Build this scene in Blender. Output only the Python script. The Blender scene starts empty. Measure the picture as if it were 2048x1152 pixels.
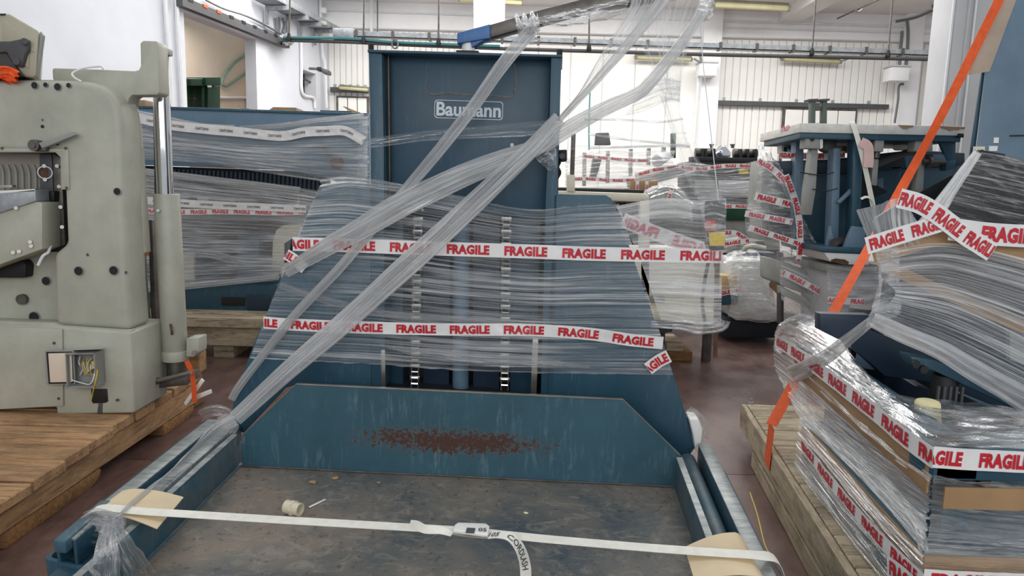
import bpy, bmesh, math, random
from mathutils import Vector as V, Matrix, noise
random.seed(7)
SC = bpy.context.scene
COL = SC.collection
# ---------------------------------------------------------------- camera
CH = 1.4; FPX = 1420.0; PITCH = math.radians(8.2); ROLL = .0244
FW = V((0, math.cos(PITCH), -math.sin(PITCH)))
_u = V((0, math.sin(PITCH), math.cos(PITCH)))
RT = V((1, 0, 0)) * math.cos(ROLL) + _u * math.sin(ROLL)
UP = _u * math.cos(ROLL) - V((1, 0, 0)) * math.sin(ROLL)
C0 = V((0, 0, CH))
cam = bpy.data.cameras.new('camera')
cam.sensor_width = 36.0; cam.lens = FPX / 2048 * 36.0; cam.clip_start = .05; cam.clip_end = 100
camo = bpy.data.objects.new('camera', cam); COL.objects.link(camo)
m3 = Matrix((RT, UP, -FW)).transposed()
camo.matrix_world = Matrix.Translation(C0) @ m3.to_4x4()
SC.camera = camo
# ---------------------------------------------------------------- world, light, exposure
w = bpy.data.worlds.new('sky'); SC.world = w; w.use_nodes = True
bg = w.node_tree.nodes['Background']
bg.inputs[0].default_value = (.93, .97, 1, 1); bg.inputs[1].default_value = .5
def area(name, loc, sx, sy, power, col=(1, 1, 1), rot=(0, 0, 0)):
    l = bpy.data.lights.new(name, 'AREA'); l.shape = 'RECTANGLE'; l.size = sx; l.size_y = sy; l.energy = power; l.color = col
    o = bpy.data.objects.new(name, l); COL.objects.link(o); o.location = loc; o.rotation_euler = rot
    return o
area('skylight_near', (0.5, 3.2, 5.6), 9, 1.6, 70, (1, .98, .96))
area('skylight_middle', (1.0, 8.2, 5.3), 11, 1.6, 300, (1, .98, .95))
area('skylight_far', (1.0, 12.0, 4.9), 11, 1.4, 560, (1, .98, .95))
area('front_fill', (0.5, -3.5, 3.0), 9, 2.4, 190, (.97, .98, 1), (math.radians(80), 0, 0))  # unseen fill added behind the camera to brighten upright faces and film
area('inner_room_fill', (-6.4, 14.6, 4.7), 2., 2., 90, (1, .95, .88))  # fill added to brighten the inner room, its source is not seen
vs = SC.view_settings
vs.view_transform = 'Standard'; vs.look = 'None'; vs.exposure = 0.0; vs.gamma = 1; vs.use_curve_mapping = False
SC.cycles.transparent_max_bounces = 32
SC.cycles.max_bounces = 8
SC.cycles.use_denoising = True
SC.cycles.denoising_prefilter = 'ACCURATE'
# ---------------------------------------------------------------- pixels to points on real planes
def ray(x, y): return (FW * FPX + RT * (x - 1024) - UP * (y - 576)) / FPX
def onp(x, y, o, n):
    d = ray(x, y); return C0 + d * ((o - C0).dot(n) / d.dot(n))
def yp(x, y, Y): return onp(x, y, V((0, Y, 0)), V((0, 1, 0)))
def zp(x, y, z): return onp(x, y, V((0, 0, z)), V((0, 0, 1)))
def xp(x, y, X): return onp(x, y, V((X, 0, 0)), V((1, 0, 0)))
class Pl:
    def __init__(s, o, n): s.o = V(o); s.n = V(n).normalized()
    def __call__(s, x, y, off=0): return onp(x, y, s.o + s.n * off, s.n)
    def poly(s, pts, off=0): return [s(x, y, off) for x, y in pts]
def spl(pts, n, closed=False):
    pts = [V(p) for p in pts]; k = len(pts); out = []
    if k == 2: return [pts[0].lerp(pts[1], i / (n - 1)) for i in range(n)]
    L = [0]
    for i in range(k - 1): L.append(L[-1] + (pts[i + 1] - pts[i]).length + 1e-9)
    j = 0
    for i in range(n):
        s = L[-1] * i / (n - 1)
        while j < k - 2 and s > L[j + 1]: j += 1
        t = (s - L[j]) / (L[j + 1] - L[j])
        p1, p2 = pts[j], pts[j + 1]
        p0 = pts[j - 1] if j else p1 * 2 - p2
        p3 = pts[j + 2] if j + 2 < k else p2 * 2 - p1
        out.append(.5 * ((2 * p1) + (p2 - p0) * t + (2 * p0 - 5 * p1 + 4 * p2 - p3) * t * t + (3 * p1 - p0 - 3 * p2 + p3) * t ** 3))
    return out
# ---------------------------------------------------------------- objects
def props(o, label=None, cat=None, group=None, kind=None):
    if label: o['label'] = label
    if cat: o['category'] = cat
    if group: o['group'] = group
    if kind: o['kind'] = kind
    return o
def thing(name, label, cat, loc, group=None):
    o = bpy.data.objects.new(name, None); COL.objects.link(o); o.location = loc
    o.empty_display_size = .1
    return props(o, label, cat, group)
WM = {}
def wm(o): return WM.get(o, Matrix.Translation(o.location))
def place(o, parent, M=None):
    if parent is not None:
        o.parent = parent; o.matrix_parent_inverse = wm(parent).inverted()
class MB:
    def __init__(s): s.bm = bmesh.new(); s.uv = s.bm.loops.layers.uv.new('UVMap')
    def face(s, pts):
        try: return s.bm.faces.new([s.bm.verts.new(p) for p in pts])
        except ValueError: return None
    def prism(s, pts, ext):
        pts = [V(p) for p in pts]; ext = V(ext); k = len(pts)
        a = [s.bm.verts.new(p) for p in pts]; b = [s.bm.verts.new(p + ext) for p in pts]
        s.bm.faces.new(a); s.bm.faces.new(b[::-1])
        for i in range(k): s.bm.faces.new((a[i], b[i], b[(i + 1) % k], a[(i + 1) % k]))
        return s
    def box(s, o, a, b, c):
        o, a, b, c = V(o), V(a), V(b), V(c)
        return s.prism([o, o + a, o + a + b, o + b], c)
    def abox(s, x0, x1, y0, y1, z0, z1): return s.box((x0, y0, z0), (x1 - x0, 0, 0), (0, y1 - y0, 0), (0, 0, z1 - z0))
    def cyl(s, p0, p1, r, n=14, r2=None, cap=True):
        p0, p1 = V(p0), V(p1); d = (p1 - p0).normalized(); r2 = r if r2 is None else r2
        a = d.orthogonal().normalized(); b = d.cross(a)
        A = []; B = []
        for i in range(n):
            t = 2 * math.pi * i / n; q = a * math.cos(t) + b * math.sin(t)
            A.append(s.bm.verts.new(p0 + q * r)); B.append(s.bm.verts.new(p1 + q * r2))
        for i in range(n): s.bm.faces.new((A[i], A[(i + 1) % n], B[(i + 1) % n], B[i]))
        if cap: s.bm.faces.new(A[::-1]); s.bm.faces.new(B)
        return s
    def tubep(s, p0, p1, r, r_in, n=20):      # open ring pipe
        p0, p1 = V(p0), V(p1); d = (p1 - p0).normalized(); a = d.orthogonal().normalized(); b = d.cross(a)
        R4 = []
        for P, q in ((p0, r), (p1, r), (p1, r_in), (p0, r_in)):
            R4.append([s.bm.verts.new(P + (a * math.cos(6.28319 * i / n) + b * math.sin(6.28319 * i / n)) * q) for i in range(n)])
        for k in range(4):
            for i in range(n): s.bm.faces.new((R4[k][i], R4[k][(i + 1) % n], R4[(k + 1) % 4][(i + 1) % n], R4[(k + 1) % 4][i]))
        return s
    def tube(s, pts, r, n=6, m=None):
        P = spl(pts, m or max(8, 6 * len(pts))) if m != 0 else [V(p) for p in pts]
        prev = None; rings = []
        nrm = None
        for i, p in enumerate(P):
            d = (P[min(i + 1, len(P) - 1)] - P[max(i - 1, 0)]).normalized()
            if nrm is None: nrm = d.orthogonal().normalized()
            nrm = (nrm - d * nrm.dot(d)).normalized(); b = d.cross(nrm)
            rr = r(i / (len(P) - 1)) if callable(r) else r
            rings.append([s.bm.verts.new(p + (nrm * math.cos(6.28319 * k / n) + b * math.sin(6.28319 * k / n)) * rr) for k in range(n)])
        for A, B in zip(rings, rings[1:]):
            for k in range(n): s.bm.faces.new((A[k], A[(k + 1) % n], B[(k + 1) % n], B[k]))
        s.bm.faces.new(rings[0][::-1]); s.bm.faces.new(rings[-1])
        return s
    def grid(s, rows, uv=None, thick=0):      # rows[i][j]; uv(i,j)
        vs_ = [[s.bm.verts.new(p) for p in r] for r in rows]
        for i in range(len(rows) - 1):
            for j in range(len(rows[i]) - 1):
                f = s.bm.faces.new((vs_[i][j], vs_[i][j + 1], vs_[i + 1][j + 1], vs_[i + 1][j]))
                f.smooth = True
                if uv:
                    for lp, (a, b) in zip(f.loops, ((i, j), (i, j + 1), (i + 1, j + 1), (i + 1, j))): lp[s.uv].uv = uv(a, b)
        return s
    def sphere(s, c, r, nu=12, nv=8, sc=(1, 1, 1)):
        c = V(c)
        rows = []
        for i in range(nv + 1):
            t = math.pi * i / nv
            rows.append([c + V((r * sc[0] * math.sin(t) * math.cos(6.28319 * j / nu), r * sc[1] * math.sin(t) * math.sin(6.28319 * j / nu), r * sc[2] * math.cos(t))) for j in range(nu + 1)])
        return s.grid(rows)
    def out(s, name, mat, parent=None, bev=0, seg=2, ang=35, smooth=True, label=None, cat=None, group=None, kind=None, weld=False, recalc=True):
        bm = s.bm
        if weld: bmesh.ops.remove_doubles(bm, verts=bm.verts, dist=1e-5)
        if recalc: bmesh.ops.recalc_face_normals(bm, faces=bm.faces)
        if bev:
            ed = [e for e in bm.edges if len(e.link_faces) == 2 and e.calc_face_angle(0) > math.radians(ang)]
            bmesh.ops.bevel(bm, geom=ed, offset=bev, segments=seg, profile=.5, affect='EDGES', clamp_overlap=True)
        lo = V((1e9,) * 3); hi = V((-1e9,) * 3)
        for v in bm.verts:
            for k in range(3): lo[k] = min(lo[k], v.co[k]); hi[k] = max(hi[k], v.co[k])
        c = (lo + hi) / 2
        for v in bm.verts: v.co -= c
        me = bpy.data.meshes.new(name); bm.to_mesh(me); bm.free()
        if smooth:
            me.polygons.foreach_set('use_smooth', [True] * len(me.polygons))
            me.set_sharp_from_angle(angle=math.radians(ang))
        me.materials.append(mat)
        o = bpy.data.objects.new(name, me); COL.objects.link(o); o.location = c
        place(o, parent)
        return props(o, label, cat, group, kind)
def plank(name, p0, p1, wv, tv, mat, parent=None, bev=.004, **k):
    """a board from p0 to p1 (one bottom edge), wv across, tv thickness; local x runs along the grain"""
    p0, p1, wv, tv = V(p0), V(p1), V(wv), V(tv)
    ex = (p1 - p0); L = ex.length; ex.normalize(); ez = tv.normalized(); ey = ez.cross(ex).normalized()
    c = (p0 + p1) / 2 + wv / 2 + tv / 2
    Mx = Matrix((ex, ey, ez)).transposed().to_4x4(); Mx.translation = c
    Mi = Mx.inverted()
    b = MB(); b.box(p0, p1 - p0, wv, tv)
    bm = b.bm
    for v in bm.verts: v.co = Mi @ v.co
    bmesh.ops.recalc_face_normals(bm, faces=bm.faces)
    if bev: bmesh.ops.bevel(bm, geom=list(bm.edges), offset=bev, segments=1, affect='EDGES')
    me = bpy.data.meshes.new(name); bm.to_mesh(me); bm.free(); me.materials.append(mat)
    o = bpy.data.objects.new(name, me); COL.objects.link(o)
    o.matrix_world = Mx; WM[o] = Mx
    if parent is not None:
        o.parent = parent; o.matrix_parent_inverse = wm(parent).inverted()
    return props(o, **k)
def dupe(root, d, label=None, group=None):
    r = root.copy(); COL.objects.link(r); r.location = root.location + V(d)
    if label: r['label'] = label
    if group: r['group'] = group
    for ch in list(root.children):
        c = ch.copy(); COL.objects.link(c); c.parent = r
        for g in ch.children:
            e = g.copy(); COL.objects.link(e); e.parent = c
    return r
# ---------------------------------------------------------------- materials
def lin(c):
    f = lambda x: x / 12.92 if x <= .04045 else ((x + .055) / 1.055) ** 2.4
    return tuple(f(x / 255) for x in c) + (1,)
class NT:
    def __init__(s, name):
        s.m = bpy.data.materials.new(name); s.m.use_nodes = True
        s.t = s.m.node_tree; s.t.nodes.clear()
        s.o = s.n('ShaderNodeOutputMaterial')
        s.tc = s.n('ShaderNodeTexCoord')
    def n(s, typ, **k):
        nd = s.t.nodes.new(typ)
        for a, b in k.items(): setattr(nd, a, b)
        return nd
    def l(s, a, b): s.t.links.new(a, b)
    def coord(s, scale=(1, 1, 1), src='Object', rot=(0, 0, 0), loc=(0, 0, 0)):
        mp = s.n('ShaderNodeMapping'); mp.inputs['Scale'].default_value = scale; mp.inputs['Rotation'].default_value = rot
        mp.inputs['Location'].default_value = loc
        s.l(s.tc.outputs[src], mp.inputs['Vector']); return mp.outputs[0]
    def noise(s, vec, scale=5, detail=6, rough=.6, dist=0):
        nd = s.n('ShaderNodeTexNoise'); nd.inputs['Scale'].default_value = scale; nd.inputs['Detail'].default_value = detail
        nd.inputs['Roughness'].default_value = rough; nd.inputs['Distortion'].default_value = dist
        s.l(vec, nd.inputs['Vector']); return nd.outputs['Fac']
    def ramp(s, fac, stops):
        r = s.n('ShaderNodeValToRGB'); el = r.color_ramp.elements
        while len(el) < len(stops): el.new(.5)
        for e, (p, c) in zip(el, stops):
            e.position = p; e.color = c if len(c) == 4 else (*c, 1)
        s.l(fac, r.inputs[0]); return r.outputs[0]
    def grey(s, fac, p0, p1, a=0., b=1.): return s.ramp(fac, [(p0, (a, a, a, 1)), (p1, (b, b, b, 1))])
    def mix(s, fac, a, b):
        x = s.n('ShaderNodeMix', data_type='RGBA')
        for sock, val in ((x.inputs[0], fac), (x.inputs[6], a), (x.inputs[7], b)):
            if isinstance(val, (int, float, tuple)): sock.default_value = val
            else: s.l(val, sock)
        return x.outputs[2]
    def math(s, op, a, b=0):
        x = s.n('ShaderNodeMath', operation=op)
        for sock, val in ((x.inputs[0], a), (x.inputs[1], b)):
            if isinstance(val, (int, float)): sock.default_value = val
            else: s.l(val, sock)
        return x.outputs[0]
    def bump(s, h, strength=.3, dist=.01):
        b = s.n('ShaderNodeBump'); b.inputs['Strength'].default_value = strength; b.inputs['Distance'].default_value = dist
        s.l(h, b.inputs['Height']); return b.outputs[0]
    def bsdf(s, col, rough=.5, metal=0, normal=None, spec=.5, **k):
        b = s.n('ShaderNodeBsdfPrincipled')
        for nm, val in (('Base Color', col), ('Roughness', rough), ('Metallic', metal), ('Specular IOR Level', spec)):
            if isinstance(val, (int, float, tuple)): b.inputs[nm].default_value = val
            else: s.l(val, b.inputs[nm])
        if normal: s.l(normal, b.inputs['Normal'])
        s.l(b.outputs[0], s.o.inputs[0]); return b
def plain(name, c, rough=.5, metal=0, var=.12, vs_=6, bump=0, spec=.5):
    t = NT(name); L = lin(c); v = t.noise(t.coord(), vs_, 5)
    dk = tuple(x * (1 - var * 1.6) for x in L[:3]) + (1,); lt = tuple(min(1, x * (1 + var)) for x in L[:3]) + (1,)
    col = t.ramp(v, [(.3, dk), (.7, lt)])
    nr = t.bump(t.noise(t.coord(), vs_ * 14, 3), bump, .004) if bump else None
    t.bsdf(col, rough, metal, nr, spec); return t.m
def paint(name, c, rough=.45, chip=(60, 50, 45), amt=.0, scr=.35, scc=(120, 150, 165), dirt=.3, dirtc=(90, 88, 82)):
    """worn machine paint: faint blotches, pale upright scratches, small chips"""
    t = NT(name); L = lin(c); co = t.coord()
    v = t.noise(co, 3.2, 6, .65)
    col = t.ramp(v, [(.3, tuple(x * .82 for x in L[:3])), (.7, tuple(min(1, x * 1.15) for x in L[:3]))])
    s1 = t.noise(t.coord((34, 34, 2.5)), 2.2, 4, .7, .4); s2 = t.noise(t.coord((9, 9, 9)), 1, 3)
    sm = t.math('MULTIPLY', t.grey(s1, .54, .68), t.grey(s2, .44, .6))
    col = t.mix(t.math('MULTIPLY', sm, scr), col, lin(scc))
    d = t.grey(t.noise(t.coord(loc=(3, 1, 2)), 1.7, 9, .75), .48, .66)
    col = t.mix(t.math('MULTIPLY', d, dirt), col, lin(dirtc))
    if amt:
        k = t.grey(t.noise(t.coord(loc=(7, 3, 1)), 11, 9, .8), .74 - amt, .76 - amt)
        col = t.mix(k, col, lin(chip))
    t.bsdf(col, t.grey(v, .2, .8, rough - .08, rough + .15), 0, t.bump(t.noise(co, 60, 3), .06, .003)); return t.m
def wood(name, c, c2, rough=.75, dark=(70, 50, 35), dirt=.65):
    t = NT(name)
    ob = t.n('ShaderNodeObjectInfo'); ad = t.n('ShaderNodeVectorMath', operation='ADD')
    sc_ = t.n('ShaderNodeVectorMath', operation='SCALE'); sc_.inputs['Scale'].default_value = 37.
    cb = t.n('ShaderNodeCombineXYZ'); t.l(ob.outputs['Random'], cb.inputs[0]); t.l(ob.outputs['Random'], cb.inputs[1]); t.l(cb.outputs[0], sc_.inputs[0])
    t.l(t.tc.outputs['Object'], ad.inputs[0]); t.l(sc_.outputs[0], ad.inputs[1])
    def cc(s):
        mp = t.n('ShaderNodeMapping'); mp.inputs['Scale'].default_value = s; t.l(ad.outputs[0], mp.inputs['Vector']); return mp.outputs[0]
    g = t.noise(cc((1.6, 26, 26)), 2.2, 7, .65, .9); big = t.noise(cc((1.2, 4, 4)), 1.5, 4)
    col = t.ramp(g, [(.3, lin(dark)), (.45, lin(c)), (.7, lin(c2))])
    col = t.mix(t.grey(big, .4, .7, 0, .55), col, lin(c2))
    d = t.grey(t.noise(cc((2, 5, 5)), 1.6, 9, .78), .45, .62, 0, dirt)
    col = t.mix(d, col, lin((88, 74, 60)))
    cr = t.grey(t.noise(cc((2.2, 60, 60)), 1.3, 3, .5), .62, .68, 0, .7)
    col = t.mix(cr, col, lin((74, 54, 40)))
    tone = t.math('MULTIPLY', ob.outputs['Random'], .32)
    col = t.mix(tone, col, lin(dark))
    t.bsdf(col, rough, 0, t.bump(g, .35, .006), .3); return t.m
def film(name, dens=.3, sharp=.5, freq=46, white=(240, 242, 244), rough=.16, along=1.6, base=.06, glossy=.5):
    """clear stretch wrap: see-through between pulled, milky strands that run along u"""
    t = NT(name)
    uv = lambda s, r=(0, 0, 0), l=(0, 0, 0): t.coord(s, 'UV', r, l)
    n1 = t.noise(uv((along, freq * 1.4, 1), (0, 0, .012)), 1, 5, .62, .2)
    n2 = t.noise(uv((along * .7, freq * 2.7, 1), (0, 0, -.02), (3, 7, 0)), 1, 3, .6)
    n3 = t.noise(uv((1.1, 7, 1)), 1, 4)
    st = t.math('MAXIMUM', t.grey(n1, sharp, sharp + .17), t.math('MULTIPLY', t.grey(n2, sharp + .03, sharp + .2), .7))
    st = t.math('MULTIPLY', st, t.grey(n3, .36, .62, .12, 1))
    fac = t.math('ADD', t.math('MULTIPLY', st, dens), base)
    h = t.math('ADD', n1, t.math('MULTIPLY', n2, .5))
    nr = t.bump(h, .8, .012)
    tr = t.n('ShaderNodeBsdfTransparent'); tr.inputs[0].default_value = (.97, .975, .98, 1)
    df = t.n('ShaderNodeBsdfDiffuse'); df.inputs[0].default_value = lin(white); t.l(nr, df.inputs['Normal'])
    tl = t.n('ShaderNodeBsdfTranslucent'); tl.inputs[0].default_value = lin(white)
    dm = t.n('ShaderNodeMixShader'); dm.inputs[0].default_value = .35; t.l(df.outputs[0], dm.inputs[1]); t.l(tl.outputs[0], dm.inputs[2])
    gl = t.n('ShaderNodeBsdfGlossy'); gl.inputs['Roughness'].default_value = rough; gl.inputs[0].default_value = (1, 1, 1, 1); t.l(nr, gl.inputs['Normal'])
    m1 = t.n('ShaderNodeMixShader'); t.l(fac, m1.inputs[0]); t.l(tr.outputs[0], m1.inputs[1]); t.l(dm.outputs[0], m1.inputs[2])
    fr = t.n('ShaderNodeFresnel'); fr.inputs[0].default_value = 1.45; t.l(nr, fr.inputs['Normal'])
    gf = t.math('MULTIPLY', fr.outputs[0], glossy)
    m2 = t.n('ShaderNodeMixShader'); t.l(gf, m2.inputs[0]); t.l(m1.outputs[0], m2.inputs[1]); t.l(gl.outputs[0], m2.inputs[2])
    t.l(m2.outputs[0], t.o.inputs[0]); return t.m
# ---------------------------------------------------------------- films, tapes, lettering
def nz(*a): return noise.noise(V(a))
def film_obj(name, curves, mat, nu=60, nv=40, amp=.004, fv=30, fu=2., seed=0, uvs=None, parent=None, edge=.0, toward=None, **k):
    """a sheet of wrap through a list of edge curves (top to bottom), rippled across the pull"""
    rows0 = [spl(c, nu) for c in curves]
    cols = [spl([r[i] for r in rows0], nv) for i in range(nu)]
    rows = []
    for j in range(nv):
        row = []
        for i in range(nu):
            p = cols[i][j]
            du = cols[min(i + 1, nu - 1)][j] - cols[max(i - 1, 0)][j]; dv = cols[i][min(j + 1, nv - 1)] - cols[i][max(j - 1, 0)]
            n_ = du.cross(dv)
            n_ = n_.normalized() if n_.length > 1e-12 else V((0, -1, 0))
            if n_.dot(C0 - p) < 0: n_ = -n_
            a = amp * nz(i / nu * fu + seed * 7.3, j / nv * fv + seed, seed) + amp * .6 * nz(i / nu * fu * 3, j / nv * fv * 2.3, seed + 4)
            q = p + n_ * (a + (toward or 0))
            if edge and j in (0, nv - 1): q += (dv.normalized() if dv.length > 1e-9 else V()) * edge * nz(i * .35, j, seed + 9)
            row.append(q)
        rows.append(row)
    Lu = sum((rows[nv // 2][i + 1] - rows[nv // 2][i]).length for i in range(nu - 1)); Lv = sum((rows[j + 1][nu // 2] - rows[j][nu // 2]).length for j in range(nv - 1))
    b = MB(); b.grid(rows, lambda j, i: (i / (nu - 1) * Lu + seed * 3.1, j / (nv - 1) * Lv + seed * 1.7))
    return b.out(name, mat, parent, recalc=False, ang=180, **k)
def film_rope(name, pts, width, mat, n=80, folds=4, depth=.35, twist=0., seed=0, across=None, parent=None, **k):
    """wrap gathered into a strand: a folded band swept along pts; width is a number or f(t)"""
    P = spl(pts, n); nv = folds * 4 + 1; rows = [[] for _ in range(nv)]
    for i, p in enumerate(P):
        t = i / (n - 1); d = (P[min(i + 1, n - 1)] - P[max(i - 1, 0)]).normalized()
        vd = (C0 - p).normalized(); a = d.cross(vd).normalized() if across is None else (V(across) - d * V(across).dot(d)).normalized()
        b = a.cross(d)
        an = twist * t * 6.28319; a2 = a * math.cos(an) + b * math.sin(an); b2 = b * math.cos(an) - a * math.sin(an)
        w_ = width(t) if callable(width) else width
        for j in range(nv):
            v = j / (nv - 1) - .5
            z = math.sin(v * folds * 6.28319 + 2 * nz(t * 3, j * .2, seed)) * depth / folds + .12 * nz(t * 9, j * .9, seed + 2)
            y = v + .05 * nz(t * 6, j * .7, seed + 5)
            rows[j].append(p + a2 * (y * w_) + b2 * (z * w_))
    L = sum((P[i + 1] - P[i]).length for i in range(n - 1))
    b = MB(); b.grid(rows, lambda j, i: (i / (n - 1) * L + seed, j / (nv - 1) * .35 + seed))
    return b.out(name, mat, parent, recalc=False, ang=180, **k)
_TM = {}
def glyphs(txt, bold=.0, res=2, space=1.):
    key = (txt, bold, res, space)
    if key not in _TM:
        cu = bpy.data.curves.new('t', 'FONT'); cu.body = txt; cu.size = 1; cu.offset = bold; cu.resolution_u = res; cu.space_character = space; cu.fill_mode = 'FRONT'
        o = bpy.data.objects.new('t', cu); COL.objects.link(o)
        dg = bpy.context.evaluated_depsgraph_get(); me = o.evaluated_get(dg).to_mesh()
        vs2 = [(v.co.x, v.co.y) for v in me.vertices]; fs = [tuple(p.vertices) for p in me.polygons]
        o.evaluated_get(dg).to_mesh_clear(); bpy.data.objects.remove(o); bpy.data.curves.remove(cu)
        x0 = min(v[0] for v in vs2); x1 = max(v[0] for v in vs2); y0 = min(v[1] for v in vs2); y1 = max(v[1] for v in vs2)
        _TM[key] = ([(x - x0, y - y0) for x, y in vs2], fs, x1 - x0, y1 - y0)
    return _TM[key]
def letters(txt, at, height, mat, name='lettering', parent=None, width=None, bold=.02, x0=0, clip=None, mirror=False, repeat=None, space=1., label=None, res=2):
    """flat print: glyph outlines laid through at(s, y); repeat = list of start positions"""
    vs2, fs, W, Hh = glyphs(txt, bold, res, space)
    sy = height / Hh; sx = (width / W) if width else sy
    bm = bmesh.new(); 
    for st in (repeat or [x0]):
        vv = [bm.verts.new(((W - x) * sx + st if mirror else x * sx + st, y * sy, 0)) for x, y in vs2]
        for f in fs:
            try: bm.faces.new([vv[i] for i in f])
            except ValueError: pass
    if clip:
        for x, nx in ((clip[0], -1), (clip[1], 1)):
            bmesh.ops.bisect_plane(bm, geom=bm.verts[:] + bm.edges[:] + bm.faces[:], plane_co=(x, 0, 0), plane_no=(nx, 0, 0), clear_outer=True)
    b = MB(); b.bm.free(); b.bm = bm
    if not bm.verts: bm.free(); return None
    for v in bm.verts: v.co = at(v.co.x, v.co.y)
    return b.out(name, mat, parent, recalc=False, smooth=False, label=label)
def tape(label, pts, width, mat, ink, pitch=None, word='FRAGILE', start=0., ups=None, lift=.0, seed=0, wrinkle=.0015, n=None, name='fragile_tape', group=None, mirror=False, hfrac=.70, ffrac=.74, cat='tape', twist=None, inkbold=.055):
    n = n or max(24, 10 * len(pts)); P = spl(pts, n)
    if ups is None: ups = [V((0, 0, 1))] * 2
    Us = spl(ups, n)
    L = [0.]
    for i in range(n - 1): L.append(L[-1] + (P[i + 1] - P[i]).length)
    T = L[-1]
    fr = []
    for i, p in enumerate(P):
        d = (P[min(i + 1, n - 1)] - P[max(i - 1, 0)]).normalized(); u = (Us[i] - d * Us[i].dot(d)).normalized()
        nn = d.cross(u)
        if nn.dot(C0 - p) < 0: nn = -nn
        fr.append((p + nn * lift, d, u, nn))
    def at(s, y, off=0.):
        s = min(max(s, 0), T - 1e-7)
        i = 0; a, b_ = 0, n - 1
        while b_ - a > 1:
            m_ = (a + b_) // 2
            if L[m_] <= s: a = m_
            else: b_ = m_
        t = (s - L[a]) / max(1e-9, L[a + 1] - L[a])
        p = fr[a][0].lerp(fr[a + 1][0], t); u = fr[a][2].lerp(fr[a + 1][2], t).normalized(); nn = fr[a][3].lerp(fr[a + 1][3], t).normalized()
        return p + u * y + nn * (off + wrinkle * nz(s * 9, y * 25, seed) + wrinkle * nz(s * 30, y * 30, seed + 3))
    b = MB(); m2 = n * 2
    b.grid([[at(T * i / (m2 - 1), width * (j / 4 - .5)) for i in range(m2)] for j in range(5)], lambda j, i: (T * i / (m2 - 1), width * j / 4))
    o = b.out(name, mat, None, recalc=False, ang=180, label=label, cat=cat, group=group)
    pitch = pitch or width * 4.15
    reps = []; s = start - 3 * pitch
    while s < T:
        if s + pitch > 0: reps.append(s)
        s += pitch
    hh = width * hfrac
    for r_ in reps: letters(word, lambda x, y: at(x, y - hh / 2, .0012 + wrinkle * .6), hh, ink, parent=o, space=1.06, width=pitch * ffrac, x0=r_, clip=(0.002, T - .002), bold=inkbold, mirror=mirror)
    return o
# ================================================================ materials
M_blue = paint('blue_paint', (43, 79, 97), .42, scr=.3, dirt=.12)
M_bluew = paint('worn_blue_paint', (56, 90, 105), .5, amt=.02, scr=.7, dirt=.7, dirtc=(112, 116, 114))
M_bluepanel = paint('dark_blue_paint', (40, 70, 88), .4, scr=.1, dirt=.12, dirtc=(60, 75, 85))
M_bluebright = paint('signal_blue_paint', (60, 105, 160), .4, scr=.15, dirt=.1)
M_bluelight = paint('light_blue_paint', (98, 124, 144), .4, scr=.2, dirt=.15)
M_greygreen = paint('grey_green_paint', (178, 178, 164), .42, scr=.18, scc=(200, 200, 190), dirt=.12, dirtc=(120, 112, 95), amt=.015, chip=(120, 115, 100))
M_grey = plain('grey_paint', (150, 152, 148), .5, bump=.1)
M_greyd = plain('dark_grey_plastic', (78, 78, 80), .55, bump=.1)
M_cream = plain('cream_paint', (226, 220, 200), .5, var=.06)
M_black = plain('black_rubber', (24, 25, 27), .6)
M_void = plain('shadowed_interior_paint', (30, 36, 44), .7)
M_dkblue = plain('navy_paint', (34, 52, 70), .45)
M_steel = plain('bare_steel', (170, 168, 160), .32, .85, .2, 9, .15)
M_dsteel = plain('oily_steel', (105, 100, 95), .45, .7, .25, 12, .2)
M_chrome = plain('chrome', (225, 225, 228), .06, 1., .03)
M_galv = plain('galvanised_steel', (165, 170, 174), .45, .5, .2, 14)
M_rust = plain('rusty_steel', (98, 70, 55), .8, .1, .3, 18, .3)
M_white = plain('white_plastic', (236, 236, 232), .4, var=.04)
M_whitew = plain('white_wall_paint', (240, 241, 242), .75, var=.04, vs_=1.5, bump=.05)
M_beige = plain('beige_wall_paint', (226, 210, 192), .8, var=.06, vs_=1.2)
M_panelw = plain('white_cladding_paint', (236, 235, 230), .5, var=.035, vs_=1.2)
M_ceil = plain('ceiling_paint', (228, 227, 224), .8, var=.05, vs_=1.)
M_colgrey = plain('column_paint', (196, 196, 198), .6, var=.05, vs_=2)
M_card = plain('cardboard', (222, 202, 168), .8, var=.08, vs_=5)
M_cardb = plain('brown_cardboard', (160, 128, 92), .7, var=.12, vs_=5)
M_orange = plain('orange_webbing', (240, 96, 36), .6, var=.1, vs_=30, bump=.3)
M_strap = plain('white_webbing', (240, 238, 228), .7, var=.06, vs_=26, bump=.25)
M_tape = plain('white_tape', (232, 231, 230), .35, var=.05, vs_=8)
M_red = plain('red_ink', (196, 28, 44), .45, var=.12, vs_=30)
M_reddull = plain('faded_red_ink', (214, 96, 108), .5, var=.12, vs_=30)
M_logo = plain('silver_ink', (196, 206, 214), .45, var=.05)
M_dink = plain('dark_ink', (70, 74, 80), .5)
M_green = plain('green_machine_paint', (20, 72, 46), .4, var=.15)
M_lampy = plain('aged_lamp_diffuser', (186, 180, 140), .3, var=.06)
M_lampb = plain('lamp_body', (120, 118, 100), .5)
M_wire = plain('grey_cable', (110, 112, 116), .5)
M_wirew = plain('white_conduit', (226, 228, 230), .4, var=.04)
M_teal = plain('teal_cable', (70, 130, 132), .4)
M_yellow = plain('yellow_plastic', (222, 190, 60), .45)
M_redp = plain('red_plastic', (190, 36, 36), .4)
M_pvc = plain('yellowed_plastic', (226, 216, 190), .35, var=.06)
M_wood = wood('orange_pine', (178, 138, 98), (198, 162, 122), dark=(124, 90, 62))
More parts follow.
